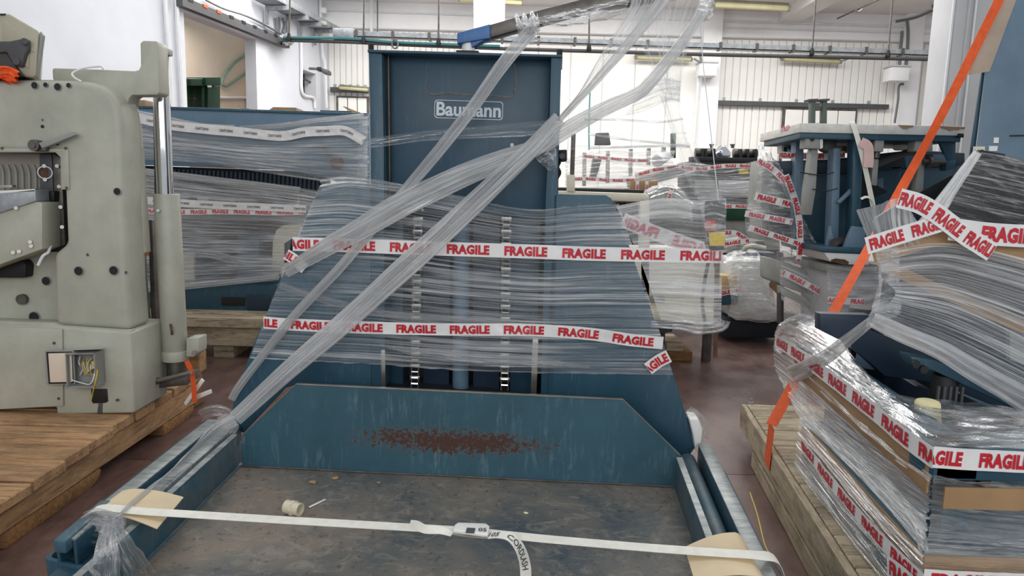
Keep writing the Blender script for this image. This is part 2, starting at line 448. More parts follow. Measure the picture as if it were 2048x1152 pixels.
M_woodend = wood('dark_pine', (150, 108, 66), (178, 134, 88), dark=(92, 60, 36))
M_woodg = wood('weathered_pine', (182, 166, 140), (204, 190, 164), dark=(128, 114, 94))
M_bw = wood('pale_pine', (214, 186, 140), (230, 206, 164), dark=(170, 138, 94))
M_filmA = film('stretch_film_streaky', .98, .455, 54, base=.035, glossy=.35, along=1.1)
M_filmW = film('stretch_film_thick', 1., .43, 46, base=.13, glossy=.4)
M_filmB = film('stretch_film_clear', .5, .56, 30, base=.07, along=1.2)
M_filmD = film('stretch_film_dense', .7, .44, 40, base=.20)
M_filmR = film('stretch_film_gathered', .85, .42, 60, white=(250, 251, 252), base=.42, rough=.2, along=.7)
M_filmC = film('stretch_film_curtain', .9, .47, 60, base=.09, along=.6)
M_filmK = film('stretch_film_crumpled', .75, .49, 24, base=.1, along=8, rough=.14, glossy=.5)
M_filmH = film('stretch_film_glinting', .9, .57, 26, base=.012, along=1.3, rough=.12, glossy=.45)
def floor_mat():
    t = NT('red_brown_concrete'); co = t.coord(); a = t.noise(co, .9, 8, .62, .3); b_ = t.noise(t.coord((2, 1, 1)), 5, 8, .7)
    col = t.ramp(a, [(.3, lin((80, 60, 56))), (.5, lin((108, 83, 77))), (.72, lin((136, 113, 105)))])
    col = t.mix(t.grey(b_, .45, .62, 0, .5), col, lin((62, 46, 42)))
    t.bsdf(col, t.grey(a, .3, .7, .22, .45), 0, t.bump(b_, .15, .006), .5); return t.m
def tray_mat():
    t = NT('scuffed_tray_steel'); a = t.noise(t.coord(), 1.3, 8, .65, .4); s_ = t.noise(t.coord((9, 14, 9), rot=(0, 0, .8)), 1.0, 9, .72, 1.6); f_ = t.noise(t.coord(), 42, 4)
    col = t.ramp(a, [(.36, lin((70, 84, 92))), (.48, lin((108, 108, 104))), (.62, lin((138, 126, 114)))])
    col = t.mix(t.grey(s_, .5, .66, 0, .5), col, lin((164, 154, 142)))
    col = t.mix(t.grey(f_, .6, .66, 0, .6), col, lin((70, 66, 62)))
    t.bsdf(col, t.grey(a, .3, .7, .45, .65), .15, t.bump(s_, .12, .004)); return t.m
def backplate_mat():
    """tray back plate: blue paint rubbed grey, a rust streak across its middle (local x along, z up)"""
    t = NT('rubbed_blue_plate'); co = t.coord()
    a = t.noise(co, 3, 7, .65); L = lin((50, 87, 101))
    col = t.ramp(a, [(.3, tuple(x * .85 for x in L[:3])), (.7, tuple(x * 1.15 for x in L[:3]))])
    s1 = t.noise(t.coord((26, 26, 3.2)), 2, 5, .75, .5); s2 = t.noise(t.coord((1, 1, 1), loc=(4, 4, 4)), 6, 4)
    col = t.mix(t.math('MULTIPLY', t.grey(s1, .52, .68, 0, .5), t.grey(s2, .42, .62)), col, lin((118, 146, 156)))
    sx = t.n('ShaderNodeSeparateXYZ'); t.l(t.tc.outputs['Object'], sx.inputs[0])
    zz = t.math('ADD', sx.outputs[2], t.math('MULTIPLY', t.noise(t.coord((2, 2, 2)), 1.5, 2), .05))
    zc = t.math('ADD', t.math('ADD', zz, -.012), t.math('MULTIPLY', sx.outputs[0], .012))
    ax = t.math('ADD', sx.outputs[0], .02)
    e = t.math('ADD', t.math('POWER', t.math('DIVIDE', t.math('ABSOLUTE', ax), .46), 2.2), t.math('POWER', t.math('DIVIDE', t.math('ABSOLUTE', zc), .062), 2))
    n_ = t.math('ADD', t.math('MULTIPLY', t.noise(t.coord((1, 1, 1)), 60, 6, .8), .75), t.math('MULTIPLY', t.noise(t.coord((1, 1, 2.)), 9, 4, .7), .25))
    k = t.math('SUBTRACT', t.math('ADD', .55, t.math('MULTIPLY', t.math('SUBTRACT', n_, .5), 7.)), e)
    k2 = t.math('SUBTRACT', t.math('ADD', 1.1, t.math('MULTIPLY', t.math('SUBTRACT', n_, .5), 6.)), e)
    col = t.mix(t.grey(k2, .3, .7, 0, .35), col, lin((120, 116, 106)))
    col = t.mix(t.grey(k, .0, .25, 0, .95), col, lin((74, 42, 30)))
    sp = t.grey(t.noise(t.coord(loc=(9, 2, 5)), 26, 6, .8), .64, .67, 0, .6)
    col = t.mix(sp, col, lin((74, 62, 56)))
    t.bsdf(col, t.grey(a, .3, .7, .4, .55), 0, t.bump(n_, .1, .003)); return t.m
M_floor = floor_mat(); M_tray = tray_mat(); M_bplate = backplate_mat()
def rub_mat():
    t = NT('rail_paint_rubbed_bare'); a = t.noise(t.coord((1, 5, 5), rot=(0, 0, 0)), 7, 8, .7, .5)
    col = t.ramp(a, [(.34, lin((84, 106, 118))), (.46, lin((134, 140, 140))), (.7, lin((172, 176, 174)))])
    t.bsdf(col, .38, .25, t.bump(a, .1, .003)); return t.m
M_rail = rub_mat()
def text_at(o, ex, ez, nrm=None):
    o, ex, ez = V(o), V(ex).normalized(), V(ez); ez = (ez - ex * ez.dot(ex)).normalized()
    n_ = ex.cross(ez)
    if n_.dot(C0 - o) < 0: n_ = -n_
    return lambda x, y: o + ex * x + ez * y + n_ * .0015
# ================================================================ room
b = MB(); b.abox(-12, 12, -1, 26, -.12, -.002)
fl = b.out('floor', M_floor, kind='structure', smooth=False)
# floor slabs with sawn joints: each slab a piece of the floor
for i, (x0, x1) in enumerate(((-7, -2.9), (-2.9, 1.02), (1.02, 4.9), (4.9, 9))):
    for j, (y0, y1) in enumerate(((-1, 3.38), (3.38, 7.9), (7.9, 15))):
        b = MB(); b.abox(x0 + .003, x1 - .003, y0 + .003, y1 - .003, -.05, 0); b.out('slab', M_floor, fl, smooth=False)
YB = 15.0
b = MB(); b.abox(-4.15, 13, YB, YB + .3, 0, 5.2); wb = b.out('wall_back', M_whitew, kind='structure', smooth=False)
def zat(px, py, Y=YB): return yp(px, py, Y).z
zt = zat(1000, 66)
def panels(xa, xb, yy, pitch, z0, z1, proud=.03, mat=M_panelw):
    X0 = yp(xa, yy, YB).x; X1 = yp(xb, yy, YB).x; n = max(1, round((X1 - X0) / pitch)); p = (X1 - X0) / n
    me = None
    for i in range(n):
        if me is None:
            b = MB(); b.abox(X0 + .012, X0 + p - .004, YB - proud, YB, z0, z1); o = b.out('panel', mat, wb, bev=.008, seg=1); me = o; c = o.location.copy()
        else:
            o = me.copy(); COL.objects.link(o); o.location = c + V((i * p, 0, 0))
z0_ = 1.2
panels(657, 955, 120, .115, z0_, zt - .02)
panels(1010, 1395, 200, .62, z0_, zt - .02)
panels(1434, 1790, 150, .15, z0_, zt - .02)
panels(1826, 1960, 150, .15, z0_, zt - .02)
# ring beam above the cladding, stepped proud
b = MB(); b.abox(-4.0, 12.9, YB - .16, YB - .002, zt, 5.2); b.out('trim_1', M_whitew, kind='structure', bev=.01, seg=1)
# pilasters
for i, (xa, xb, yy) in enumerate(((1396, 1432, 150), (1790, 1824, 150))):
    X0 = yp(xa, yy, YB).x; X1 = yp(xb, yy, YB).x
    b = MB(); b.abox(X0, X1, YB - .3, YB - .002, 0, 5.0); b.out('trim_%d' % (i + 2), M_whitew, kind='structure', bev=.01)
    # small corbel box fixed on the pilaster
    o_ = thing('wall_box', ('white box corbel on the pilaster left of the cladding bay with the three lamps', 'white box corbel on the pilaster behind the right-hand steel column')[i], 'wall box', (X0, YB - .6, 3.9))
    q = ((1400, 1434, 125, 152), (1783, 1818, 133, 162))[i]
    P0 = yp(q[0], q[2], YB - .62); P1 = yp(q[1], q[3], YB - .62)
    b = MB(); b.abox(P0.x, P1.x, YB - .62, YB - .301, P1.z, P0.z); b.out('housing', M_whitew, o_, bev=.02)
    b = MB(); b.abox(P0.x - .02, P1.x + .02, YB - .64, YB - .301, P0.z + .001, P0.z + .03); b.out('lid', M_colgrey, o_)
# dark sliding-door rails on the back wall
for k, (xa, xb, ya, yb, lab) in enumerate(((1413, 1776, 206, 213, 'long dark sliding door rail across the right cladding bay'), (661, 737, 176, 184, 'short dark door rail left of the blue mast'))):
    P0 = yp(xa, ya, YB - .1); P1 = yp(xb, yb, YB - .1)
    b = MB(); z_ = yp((xa + xb) / 2, (ya + yb) / 2, YB - .1).z; b.abox(P0.x, P1.x, YB - .14, YB - .04, z_ - .045, z_ + .045)
    r = b.out('door_rail', M_greyd, label=lab, cat='rail')
    for i in range(5):
        x = P0.x + (P1.x - P0.x) * (i + .5) / 5
        b = MB(); b.abox(x - .03, x + .03, YB - .04, YB - .03, z_ - .02, z_ + .12); b.out('bracket', M_galv, r)
# pale sliding doors
for k, (xa, xb, ya, pw, lab) in enumerate(((1567, 1716, 217, .42, 'door_1'), (672, 738, 192, .2, 'door_2'))):
    X0 = yp(xa, ya, YB - .09).x; X1 = yp(xb, ya, YB - .09).x; Z1 = yp((xa + xb) / 2, ya, YB - .09).z
    b = MB(); b.abox(X0, X1, YB - .08, YB - .032, .02, Z1); d = b.out(lab, M_dsteel, kind='structure')
    n = round((X1 - X0) / pw); p = (X1 - X0 - .08) / n
    for i in range(n):
        b = MB(); b.abox(X0 + .04 + i * p + .008, X0 + .04 + (i + 1) * p - .008, YB - .12, YB - .08, .05, Z1 - .04); b.out('panel', M_panelw, d, bev=.01, seg=1)
# large nearer column behind the mast and the grey column at right
P0 = yp(955, 60, 12.); P1 = yp(1008, 60, 12.)
b = MB(); b.abox(P0.x, P1.x, 11.9, 12.4, 0, 5.0); c_ = b.out('column', M_whitew, bev=.03, label='broad white column standing behind the top of the blue mast', cat='column')
b = MB(); b.abox(P0.x + .24, P0.x + .26, 11.885, 11.9, 0, 5.0); b.out('corner_strip', M_whitew, c_)
P0 = yp(1908, 60, 7.); P1 = yp(1960, 60, 7.)
b = MB(); b.abox(P0.x, P0.x + .34, 7., 7.4, 0, 5.2); c_ = b.out('column', M_colgrey, bev=.012, label='grey steel column rising behind the orange strap', cat='column')
b = MB(); b.abox(P0.x + .1, P0.x + .115, 6.97, 7.0, 0, 5.2); b.out('rib', M_colgrey, c_)
b = MB(); b.tube([(P0.x + .17, 6.98, 0.), (P0.x + .17, 6.98, 5.1)], .012, 6, 4); b.out('conduit', M_wirew, c_)
b = MB(); b.tube([(P0.x - .015, 7.02, 0.), (P0.x - .015, 7.02, 5.1)], .014, 6, 4); b.out('conduit', M_wirew, c_)
# ceiling slab with cross beams
b = MB(); b.abox(-4.4, 13, 12.9, YB, 4.96, 5.15); b.out('ceiling', M_ceil, kind='structure', smooth=False)
b = MB(); b.abox(5.2, 5.6, 9, YB, 4.75, 5.1); b.out('trim_4', M_ceil, kind='structure')
# right-hand wall far off
b = MB(); b.abox(11, 11.2, 0, YB, 0, 5.2); b.out('wall_right', M_whitew, kind='structure', smooth=False)
# ---- left wall with the big opening and the small window
aL = math.radians(10.3); dL = V((math.sin(aL), math.cos(aL), 0)); nL = V((dL.y, -dL.x, 0)); oL = yp(656, 100, YB); oL.z = 0
LW = Pl(oL, nL)
def sL(px, py): p = LW(px, py); return (p - oL).dot(dL), p.z
sa, zA = sL(367, 22); sb, zB = sL(510.6, 80); sa2, _ = sL(375, 215); sb2, _ = sL(515.5, 219)
sa = (sa + sa2) / 2; sb = (sb + sb2) / 2; zo = (zA + zB) / 2
wl0, _ = sL(605, 170); wl1, _ = sL(632, 170); _, wz1 = sL(606, 139); _, wz0 = sL(606, 188)
def Lbox(b, s0, s1, z0, z1, t0=-.35, t1=0.):
    return b.box(oL + dL * s0 + nL * t0 + V((0, 0, z0)), dL * (s1 - s0), nL * (t1 - t0), V((0, 0, z1 - z0)))
TK = -.85
b = MB(); Lbox(b, -14, sa, 0, 5.2, -.2); Lbox(b, sa, sb, zo, 5.2, -.2); Lbox(b, sb, wl0, 0, 5.2, -.2); Lbox(b, wl0, wl1, 0, wz0); Lbox(b, wl0, wl1, wz1, 5.2); Lbox(b, wl1, .4, 0, 5.2)
wl = b.out('wall_left', plain('cool_white_wall_paint', (212, 215, 222), .8, var=.05, vs_=1.2), kind='structure', smooth=False)
b = MB(); Lbox(b, sa - 1.5, sb + 6., 0, 5.0, -3.6, -3.5); Lbox(b, sb + 5.6, sb + 5.7, 0, 5., -3.5, TK); Lbox(b, sa - 2., sa - 1.9, 0, 5., -3.5, TK)
b.out('wall_inner', M_beige, kind='structure', smooth=False)
b = MB(); Lbox(b, wl0, wl1, wz0, wz1, -.34, -.3); w1 = b.out('window_1', M_beige, kind='structure')
b = MB(); Lbox(b, wl0, wl0 + .05, wz0, wz1, -.3, -.24); Lbox(b, wl1 - .05, wl1, wz0, wz1, -.3, -.24); Lbox(b, wl0, wl1, wz1 - .06, wz1, -.3, -.24); b.out('window_frame', M_dsteel, w1)
b = MB(); b.tube([oL + dL * (wl0 + .15) + nL * -.15 + V((0, 0, wz1 - .1)), oL + dL * (wl0 + .9) + nL * -.1 + V((0, 0, wz0 + .25))], .02, 6, 3); b.out('stay', M_dsteel, w1)
def Lp(px, py, off=.06): return LW(px, py, off)
def cable(label, pts, r=.014, mat=M_wire, name='cable', cat='cable', n=6, group=None, m=None):
    b = MB(); b.tube(pts, r, n, m); return b.out(name, mat, label=label, cat=cat, group=group)
# dark service rail running down the left wall above the opening
b = MB(); p0 = Lp(352, -1, .05); p1 = Lp(569, 91, .05); zz = p1.z
b.box(V((p0.x, p0.y, zz - .05)), V((p1.x - p0.x, p1.y - p0.y, 0)), nL * .1, V((0, 0, .13))); r_ = b.out('service_rail', M_greyd, label='dark cable trunking running along the left wall over the opening', cat='trunking')
for i in range(9):
    b = MB(); q = p0.lerp(p1, (i + .4) / 9); q.z = zz + .05; b.box(q, dL * .1, nL * .11, V((0, 0, .04))); b.out('terminal', M_orange if i in (1, 2) else M_black, r_)
# sloping perforated cable tray with brackets on the left wall
b = MB(); p0 = Lp(505, -4, .05); p1 = Lp(645, 66, .05); zz = Lp(620, 54, .05).z; p0.z = p1.z = zz
b.box(p0, p1 - p0, nL * .38, V((0, 0, .02))); b.box(p0, p1 - p0, nL * .02, V((0, 0, .1))); b.box(p0 + nL * .36, p1 - p0, nL * .02, V((0, 0, .1)))
tr_ = b.out('wall_cable_tray', M_galv, label='galvanised cable tray on brackets along the upper left wall', cat='cable tray')
for t_ in (.15, .42, .62, .85):
    q = p0.lerp(p1, t_); b = MB(); b.box(q - V((0, 0, .08)), dL * .06, nL * .42, V((0, 0, .07))); b.box(q - V((0, 0, .3)), dL * .06, nL * .04, V((0, 0, .22))); b.out('bracket', M_galv, tr_)
cable('thin grey cable sagging along the left wall between the trunking and the tray', [Lp(412, 0), Lp(447, 17), Lp(490, 31), Lp(524, 47), Lp(562, 68)], .018)
for k, (pts, lab) in enumerate((([(330, -5), (334, 60), (340, 140), (343, 215)], 'white wall conduit nearest the chrome rod'), ([(353, -5), (356, 60), (361, 140), (365, 215)], 'white wall conduit at the edge of the opening'), ([(602, 84), (603, 130), (605, 186), (627, 196), (630, 216)], 'white conduit bent around the small window'), ([(551, 36), (553, 55), (555, 76)], 'short grey drop cable left of the cable tangle'), ([(558, 34), (560, 55), (557, 74)], 'curved grey drop cable beside the cable tangle'), ([(566, 36), (570, 50), (566, 66)], 'hooked grey drop cable under the wall tray'))):
    cable(lab, [Lp(x, y, .04) for x, y in pts], .03 if k < 3 else .022, M_wirew if k < 3 else M_wire, 'conduit' if k < 3 else 'cable', 'conduit' if k < 3 else 'cable')
pts = []
for i in range(60):
    t_ = i / 59; a_ = t_ * 6.283 * 4; q = LW(575 + 12 * math.cos(a_) + 8 * t_, 82 + 8 * math.sin(a_ * .93), .25 + .1 * math.sin(a_ * 1.7)); pts.append(q)
cable('tangle of looped grey cables where the trunking meets the overhead run', pts, .018, m=90)
# ---- inner room: green machine, hose loop, pipes
GI = Pl(oL + nL * -2.0, nL)
g = thing('green_machine', 'dark green machine standing inside the beige room behind the opening', 'machine', GI(410, 215))
def gb(name, x0, y0, x1, y1, off, dep, mat=M_green):
    b = MB(); b.prism(GI.poly([(x0, y0), (x1, y0), (x1, y1), (x0, y1)], off), nL * -dep); return b.out(name, mat, g, bev=.02)
gb('body', 392, 160, 441, 300, 0, .7); gb('head', 381, 157, 415, 172, .25, .6); gb('head_cover', 412, 154, 442, 171, .3, .8); gb('column', 404, 172, 412, 300, .15, .2, plain('dark_green_column_paint', (16, 52, 36), .5)); gb('side_panel', 416, 172, 441, 300, .2, .3)  # column in a darker green than the body
gb('base_plate', 380, 214, 404, 222, .2, .5, M_void); gb('handle', 387, 196, 394, 199, .3, .1, M_black); gb('label_plate', 416, 171, 424, 175, .32, .02, M_white)
cable('green hose looped on the beige wall of the inner room', [LW(497, 106, -3.4), LW(470, 125, -3.4), LW(450, 150, -3.4), LW(445, 168, -3.4), LW(455, 171, -3.4), LW(480, 155, -3.4), LW(500, 140, -3.4)], .035, plain('green_hose', (120, 150, 135), .5), 'hose', 'hose')
cable('pale pipe along the beige wall of the inner room', [LW(370, 191, -3.45), LW(440, 195, -3.45), LW(489, 195, -3.45), LW(494, 200, -3.45), LW(495, 222, -3.45)], .04, M_wirew, 'pipe', 'pipe')
# ---- overhead runs across the hall
YT = 10.5
p0 = yp(676, 67, YT); p1 = yp(1915, 108, YT)
b = MB(); zz = [p0.z, p1.z]; e_ = p1 - p0
b.box(p0 + V((0, 0, -.035)), e_, V((0, .12, 0)), V((0, 0, .012))); b.box(p0 + V((0, 0, -.035)), e_, V((0, .008, 0)), V((0, 0, .075))); b.box(p0 + V((0, .12, -.035)), e_, V((0, .008, 0)), V((0, 0, .075)))
t_ = b.out('overhead_cable_tray', M_galv, label='long galvanised cable tray hung across the hall on rods', cat='cable tray')
for i in range(17):
    q = p0.lerp(p1, (i + .5) / 17); b = MB(); b.box(q + V((-.02, -.012, -.045)), (.04, 0, 0), (0, .16, 0), (0, 0, .1)); b.out('clip', M_dsteel, t_)
b = MB(); q = p0 + V((-.02, 0, 0)); b.box(q + V((-.05, -.03, -.06)), (.3, 0, 0), (0, .2, 0), (0, 0, .13)); b.out('junction', M_galv, t_, bev=.01)
pipe = [yp(568, 80, YT), yp(700, 84, YT), yp(800, 89, YT), yp(1000, 97, YT), yp(1200, 103, YT), yp(1450, 110, YT), yp(1700, 115, YT), yp(1910, 120, YT)]
cable('black overhead pipe below the hanging cable tray', pipe, .026, M_greyd, 'overhead_pipe', 'pipe', 8)
cable('teal cable tied along the left half of the overhead pipe', [p + V((0, -.03, .03 + .012 * math.sin(i * 2.))) for i, p in enumerate(pipe[:4])], .02, M_teal)
cable('coil of grey cable hanging on the overhead pipe left of the mast', [yp(790 + 6 * math.cos(a * .7), 88 + 9 * math.sin(a * .7), YT - .05 - .004 * a) for a in range(20)], .012)
rods = [(581, 578, 78), (729, 727, 84), (878, 877, 88), (1179, 1178, 99), (1634, 1624, 108), (1788, 1776, 112), (1892, 1882, 114)]
for k, (xt, xb, yb) in enumerate(rods):
    a = yp(xt, -40, YT - .05); c = yp(xb, yb - 4, YT - .05)
    o = thing('hanger_rod', ['first', 'second', 'third', 'fourth', 'fifth', 'sixth', 'seventh'][k] + ' thin steel hanger rod from the left holding the overhead pipe', 'rod', c, 'hanger rods of the overhead run')
    b = MB(); b.cyl(a, c, .013, 8); b.out('rod', M_dsteel, o)
    b = MB(); b.cyl(c + V((0, 0, .05)), c - V((0, 0, .01)), .02, 8, .034); b.cyl(c - V((0, 0, .01)), c - V((0, 0, .04)), .034, 8); b.out('clamp', M_black, o)
for k, (x0, y0, x1, y1, Y, r, lab) in enumerate(((652, 20, 948, 30, 14.8, .016, 'thin pipe on the ring beam left of the broad column'), (1010, 33, 1396, 40, 14.8, .012, 'thin pipe on the ring beam right of the broad column'), (1433, 41, 1905, 56, 14.8, .02, 'upper thin pipe on the ring beam at right'), (1433, 54, 1905, 68, 14.8, .014, 'lower thin pipe on the ring beam at right'))):
    cable(lab, [yp(x0, y0, Y), yp((x0 + x1) / 2, (y0 + y1) / 2, Y), yp(x1, y1, Y)], r, M_wirew, 'pipe', 'pipe')
for k, (pts, Y, r, mt, lab) in enumerate((([(743, -5), (743, 60), (743, 100)], 14.7, .03, M_wirew, 'pale vertical conduit left of the blue mast'), ([(755, -5), (755, 100)], 14.7, .014, M_wire, 'thin vertical wire left of the blue mast'), ([(951, -5), (952, 60)], 11.8, .035, M_wirew, 'vertical conduit against the broad white column'), ([(631, 100), (632, 150), (633, 216)], 14.6, .04, M_wirew, 'vertical white conduit in the room corner'), ([(640, -4), (642, 60), (645, 110), (650, 130), (653, 216)], 14.6, .03, M_wirew, 'bent white conduit in the room corner'), ([(629, 6), (630, 60), (627, 100), (629, 125), (632, 140)], 14.55, .02, M_wire, 'loose grey wire hanging in the room corner'),
        ([(1180, 185), (1178, 240), (1178, 300)], 14.5, .016, M_teal, 'thin green upright rod behind the stretch film'), ([(1804, 62), (1804, 70), (1801, 100), (1799, 132)], 14.6, .03, M_wire, 'grey conduit dropping into the right corbel box'), ([(1810, 38), (1815, 45), (1816, 80), (1812, 132)], 14.6, .03, M_wire, 'bundle of wires curving down to the right corbel box'), ([(1807, 168), (1798, 172), (1796, 200), (1789, 246)], 14.6, .025, M_wire, 'grey conduit below the right corbel box'), ([(1400, 112), (1402, 122), (1396, 122), (1388, 117)], 14.3, .02, M_wire, 'short lamp lead beside the left corbel box'), ([(1398, 130), (1394, 200), (1388, 285)], 14.6, .03, M_wirew, 'conduit on the left pilaster'), ([(1700, 116), (1690, 120), (1680, 122)], 14.3, .015, M_wire, 'lead of the middle wall lamp'),
        ([(1892, 115), (1880, 180), (1862, 235)], 10., .012, M_wire, 'slanting thin cable beside the leaning lamp'), ([(1905, 6), (1860, 22), (1830, 34), (1790, 42)], 11., .03, M_greyd, 'black cable bundle stretched below the ceiling at right'))):
    cable(lab, [yp(x, y, Y) for x, y in pts], r, mt, 'conduit' if 'conduit' in lab else 'cable', 'conduit' if 'conduit' in lab else 'cable')
o = thing('tie_rod', 'diagonal steel tie rod with a turnbuckle under the ceiling', 'tie rod', yp(1718, 18, 12))
b = MB(); b.cyl(yp(1675, 37, 14.5), yp(1782, -12, 11), .016, 8); b.out('rod', M_dsteel, o)
b = MB(); b.tube([yp(1718 + 6 * math.cos(a), 18.5 + 4 * math.sin(a) - 2.6 * math.cos(a), 12.9) for a in [i * 6.283 / 12 for i in range(13)]], .015, 6); b.out('turnbuckle', M_dsteel, o)
# ---- lamps
def lamp(x0, y0, x1, y1, hpx, Y, lab, tilt=None, group='unlit fluorescent lamps'):
    a = yp(x0, y0, Y); c = yp(x1, y1, Y); d = (c - a); h = hpx / FPX * Y
    up_ = (V((0, 0, 1)) - d.normalized() * d.normalized().z).normalized()
    o = thing('fluorescent_lamp', lab, 'lamp', (a + c) / 2, group)
    b = MB(); b.box(a + up_ * h * .1, d, up_ * h * .4, V((0, .1, 0))); b.out('body', M_lampb, o, bev=.01)
    b = MB(); b.box(a - up_ * h * .5 + d * .02, d * .96, up_ * h * .6, V((0, -.09, 0))); b.out('diffuser', M_lampy, o, bev=.03)
    for t_ in (0, .97):
        b = MB(); b.box(a - up_ * h * .45 + d * t_ + V((0, -.095, 0)), d * .03, up_ * h * .55, V((0, .1, 0))); b.out('end_cap', M_lampb, o, bev=.008)
lamp(1562, 117, 1681, 123, 11, 14.84, 'unlit tube lamp on the cladding above the dark door rail')
lamp(1869, 126, 1900, 128, 10, 14.84, 'short visible end of a tube lamp left of the grey column')
lamp(1270, 114, 1384, 118, 11, 14.84, 'unlit tube lamp seen through the hanging film curtain')
lamp(678, 174, 740, 179, 10, 14.74, 'tube lamp low on the wall left of the mast')
lamp(1424, 7, 1578, 15, 18, 13.6, 'large tube lamp under the ceiling right of the film')
lamp(1868, 15, 1910, 17, 14, 13.9, 'ceiling tube lamp cut off by the grey column')
lamp(1838, 300, 1886, 176, 20, 9., 'tube lamp leaning at a steep angle beside the grey column')
lamp(1000, 2, 1046, 5, 14, 13.4, 'ceiling tube lamp above the blue bracket of the arm')
lamp(918, 1, 950, 2, 8, 13.8, 'lamp end at the ceiling left of the broad column')
# flood lamps in the corner
for k, (x, y, lab) in enumerate(((641, 44, 'upper grey floodlight on an arm in the room corner'), (644, 141, 'lower black floodlight on an arm in the room corner'))):
    o = thing('floodlight', lab, 'floodlight', yp(x, y, 13.8))
    b = MB(); b.tube([yp(x - 25, y + (0 if k == 0 else -4), 14.), yp(x - 5, y - 3, 13.8)], .025, 6, 4); b.out('arm', M_wire, o)
    b = MB(); b.prism([yp(a, c, 13.7) for a, c in ((x - 4, y - 5), (x + 12, y - 2), (x + 13, y + 7), (x, y + 5))], (0, .25, .0)); b.out('head', M_greyd if k else M_grey, o, bev=.02)
    b = MB(); b.prism([yp(a, c, 13.72) for a, c in ((x - 10, y - 7), (x - 3, y - 7), (x - 3, y + 1), (x - 10, y))], (0, .15, .0)); b.out('mount', M_black if k else M_greyd, o)
P = yp(646, 20, 14.6); b = MB(); b.abox(P.x - .05, P.x + .06, 14.55, 14.7, P.z - .06, P.z + .04); b.out('junction_box', M_white, bev=.01, label='small white junction box high in the room corner', cat='box')
# ================================================================ the pile lift in the middle
PSI = math.radians(3.5)
nM = V((math.sin(PSI), math.cos(PSI), 0)); oM = yp(925, 500, 2.9)
Mp = Pl(oM, nM)
T0 = Mp(484, 933, -.15); Tr = Mp(1360, 975, -.15)
tA = (Tr - T0).normalized(); tD = ray(1145, 285).normalized(); tC = tA.cross(tD).normalized(); tD = tC.cross(tA).normalized()
TW = (Tr - T0).length
def T(a, b_, c): return T0 + tA * a + tD * b_ + tC * c
def tl(p): q = p - T0; return V((q.dot(tA), q.dot(tD), q.dot(tC)))
def TP(c): return Pl(T0 + tC * c, tC)
def tbox(b, a0, a1, b0, b1, c0, c1): return b.box(T(a0, b0, c0), tA * (a1 - a0), tD * (b1 - b0), tC * (c1 - c0))
lift = thing('pile_lift', 'big blue pile lift with tall mast, sloping side plates and flat tray', 'machine', V((-.2, 3., 0)))
def mpart(name, pts, dep, mat, off=0, bev=.004, parent=None, label=None, seg=2):
    b = MB(); b.prism(Mp.poly(pts, off), nM * dep); return b.out(name, mat, parent or lift, bev=bev, label=label, seg=seg)
# mast
mpart('mast_post', [(737, 104), (764, 107), (768, 300), (770, 776), (745, 776), (741, 300)], .26, M_blue)
mpart('mast_post', [(1102, 112), (1123, 114), (1117, 300), (1109, 800), (1081, 800), (1091, 400), (1098, 250)], .26, M_blue)
mpart('top_plate', [(735, 99), (1125, 109.5), (1125, 114.5), (735, 104.5)], .3, M_bluepanel, -.012, .002)
mpart('mast_panel', [(768, 108), (1102, 114), (1096, 300), (1091, 432), (774, 416)], .012, M_bluepanel, .075)
mpart('dark_gap_strip', [(764, 108), (775, 108), (779, 416), (769, 416)], .02, M_black, .06, .001)  # black strip set in for the shade of the open gap beside the panel
mpart('edge_trim', [(775, 108), (777.5, 108), (781, 418), (778.5, 418)], .03, M_dsteel, .045, .001)
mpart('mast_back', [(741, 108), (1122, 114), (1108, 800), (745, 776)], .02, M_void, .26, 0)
mpart('cross_beam', [(774, 410), (1091, 426), (1091, 436), (774, 420)], .1, M_bluepanel, .08, .003)
for x, y in ((742, 97), (1119, 107)):
    b = MB(); p = Mp(x, y, .05); b.cyl(p - V((0, 0, .012)), p + V((0, 0, .014)), .012, 6); b.out('bolt', M_black, lift)
for x, y in ((1024, 290), (840, 378), (860, 375), (845, 420)):
    b = MB(); p = Mp(x, y, .072); b.cyl(p, p + nM * .004, .006 if x != 1024 else .008, 8); b.out('rivet', M_logo, lift)
# lettering of the maker and the outline of the plate, the patch of old glue above
at = text_at(Mp(872.5, 231.5, .073), Mp(1005, 236, .073) - Mp(872.5, 231.5, .073), Mp(870, 203, .073) - Mp(872.5, 231.5, .073))
w_ = (Mp(1002, 236, .073) - Mp(873, 231.5, .073)).length
letters('Baumann', at, .057, M_logo, 'logo_lettering', lift, w_, .028, res=4)
b = MB(); pr = []; Wb, Hb, r_ = w_ + .016, .073, .012
for cx, cy, a0 in ((Wb - r_, r_, -90), (Wb - r_, Hb - r_, 0), (r_, Hb - r_, 90), (r_, r_, 180)):
    for k in range(5): a = math.radians(a0 + k * 22.5); pr.append((cx + r_ * math.cos(a) - .008, cy + r_ * math.sin(a) - .009))
cx_, cy_ = Wb / 2 - .008, Hb / 2 - .009
for i in range(len(pr)):
    (xa, ya), (xb, yb) = pr[i], pr[(i + 1) % len(pr)]
    sh = lambda x, y: (x - .0026 * (1 if x > cx_ else -1), y - .0026 * (1 if y > cy_ else -1))
    b.face([at(xa, ya), at(xb, yb), at(*sh(xb, yb)), at(*sh(xa, ya))])
b.out('logo_outline', M_logo, lift, smooth=False)
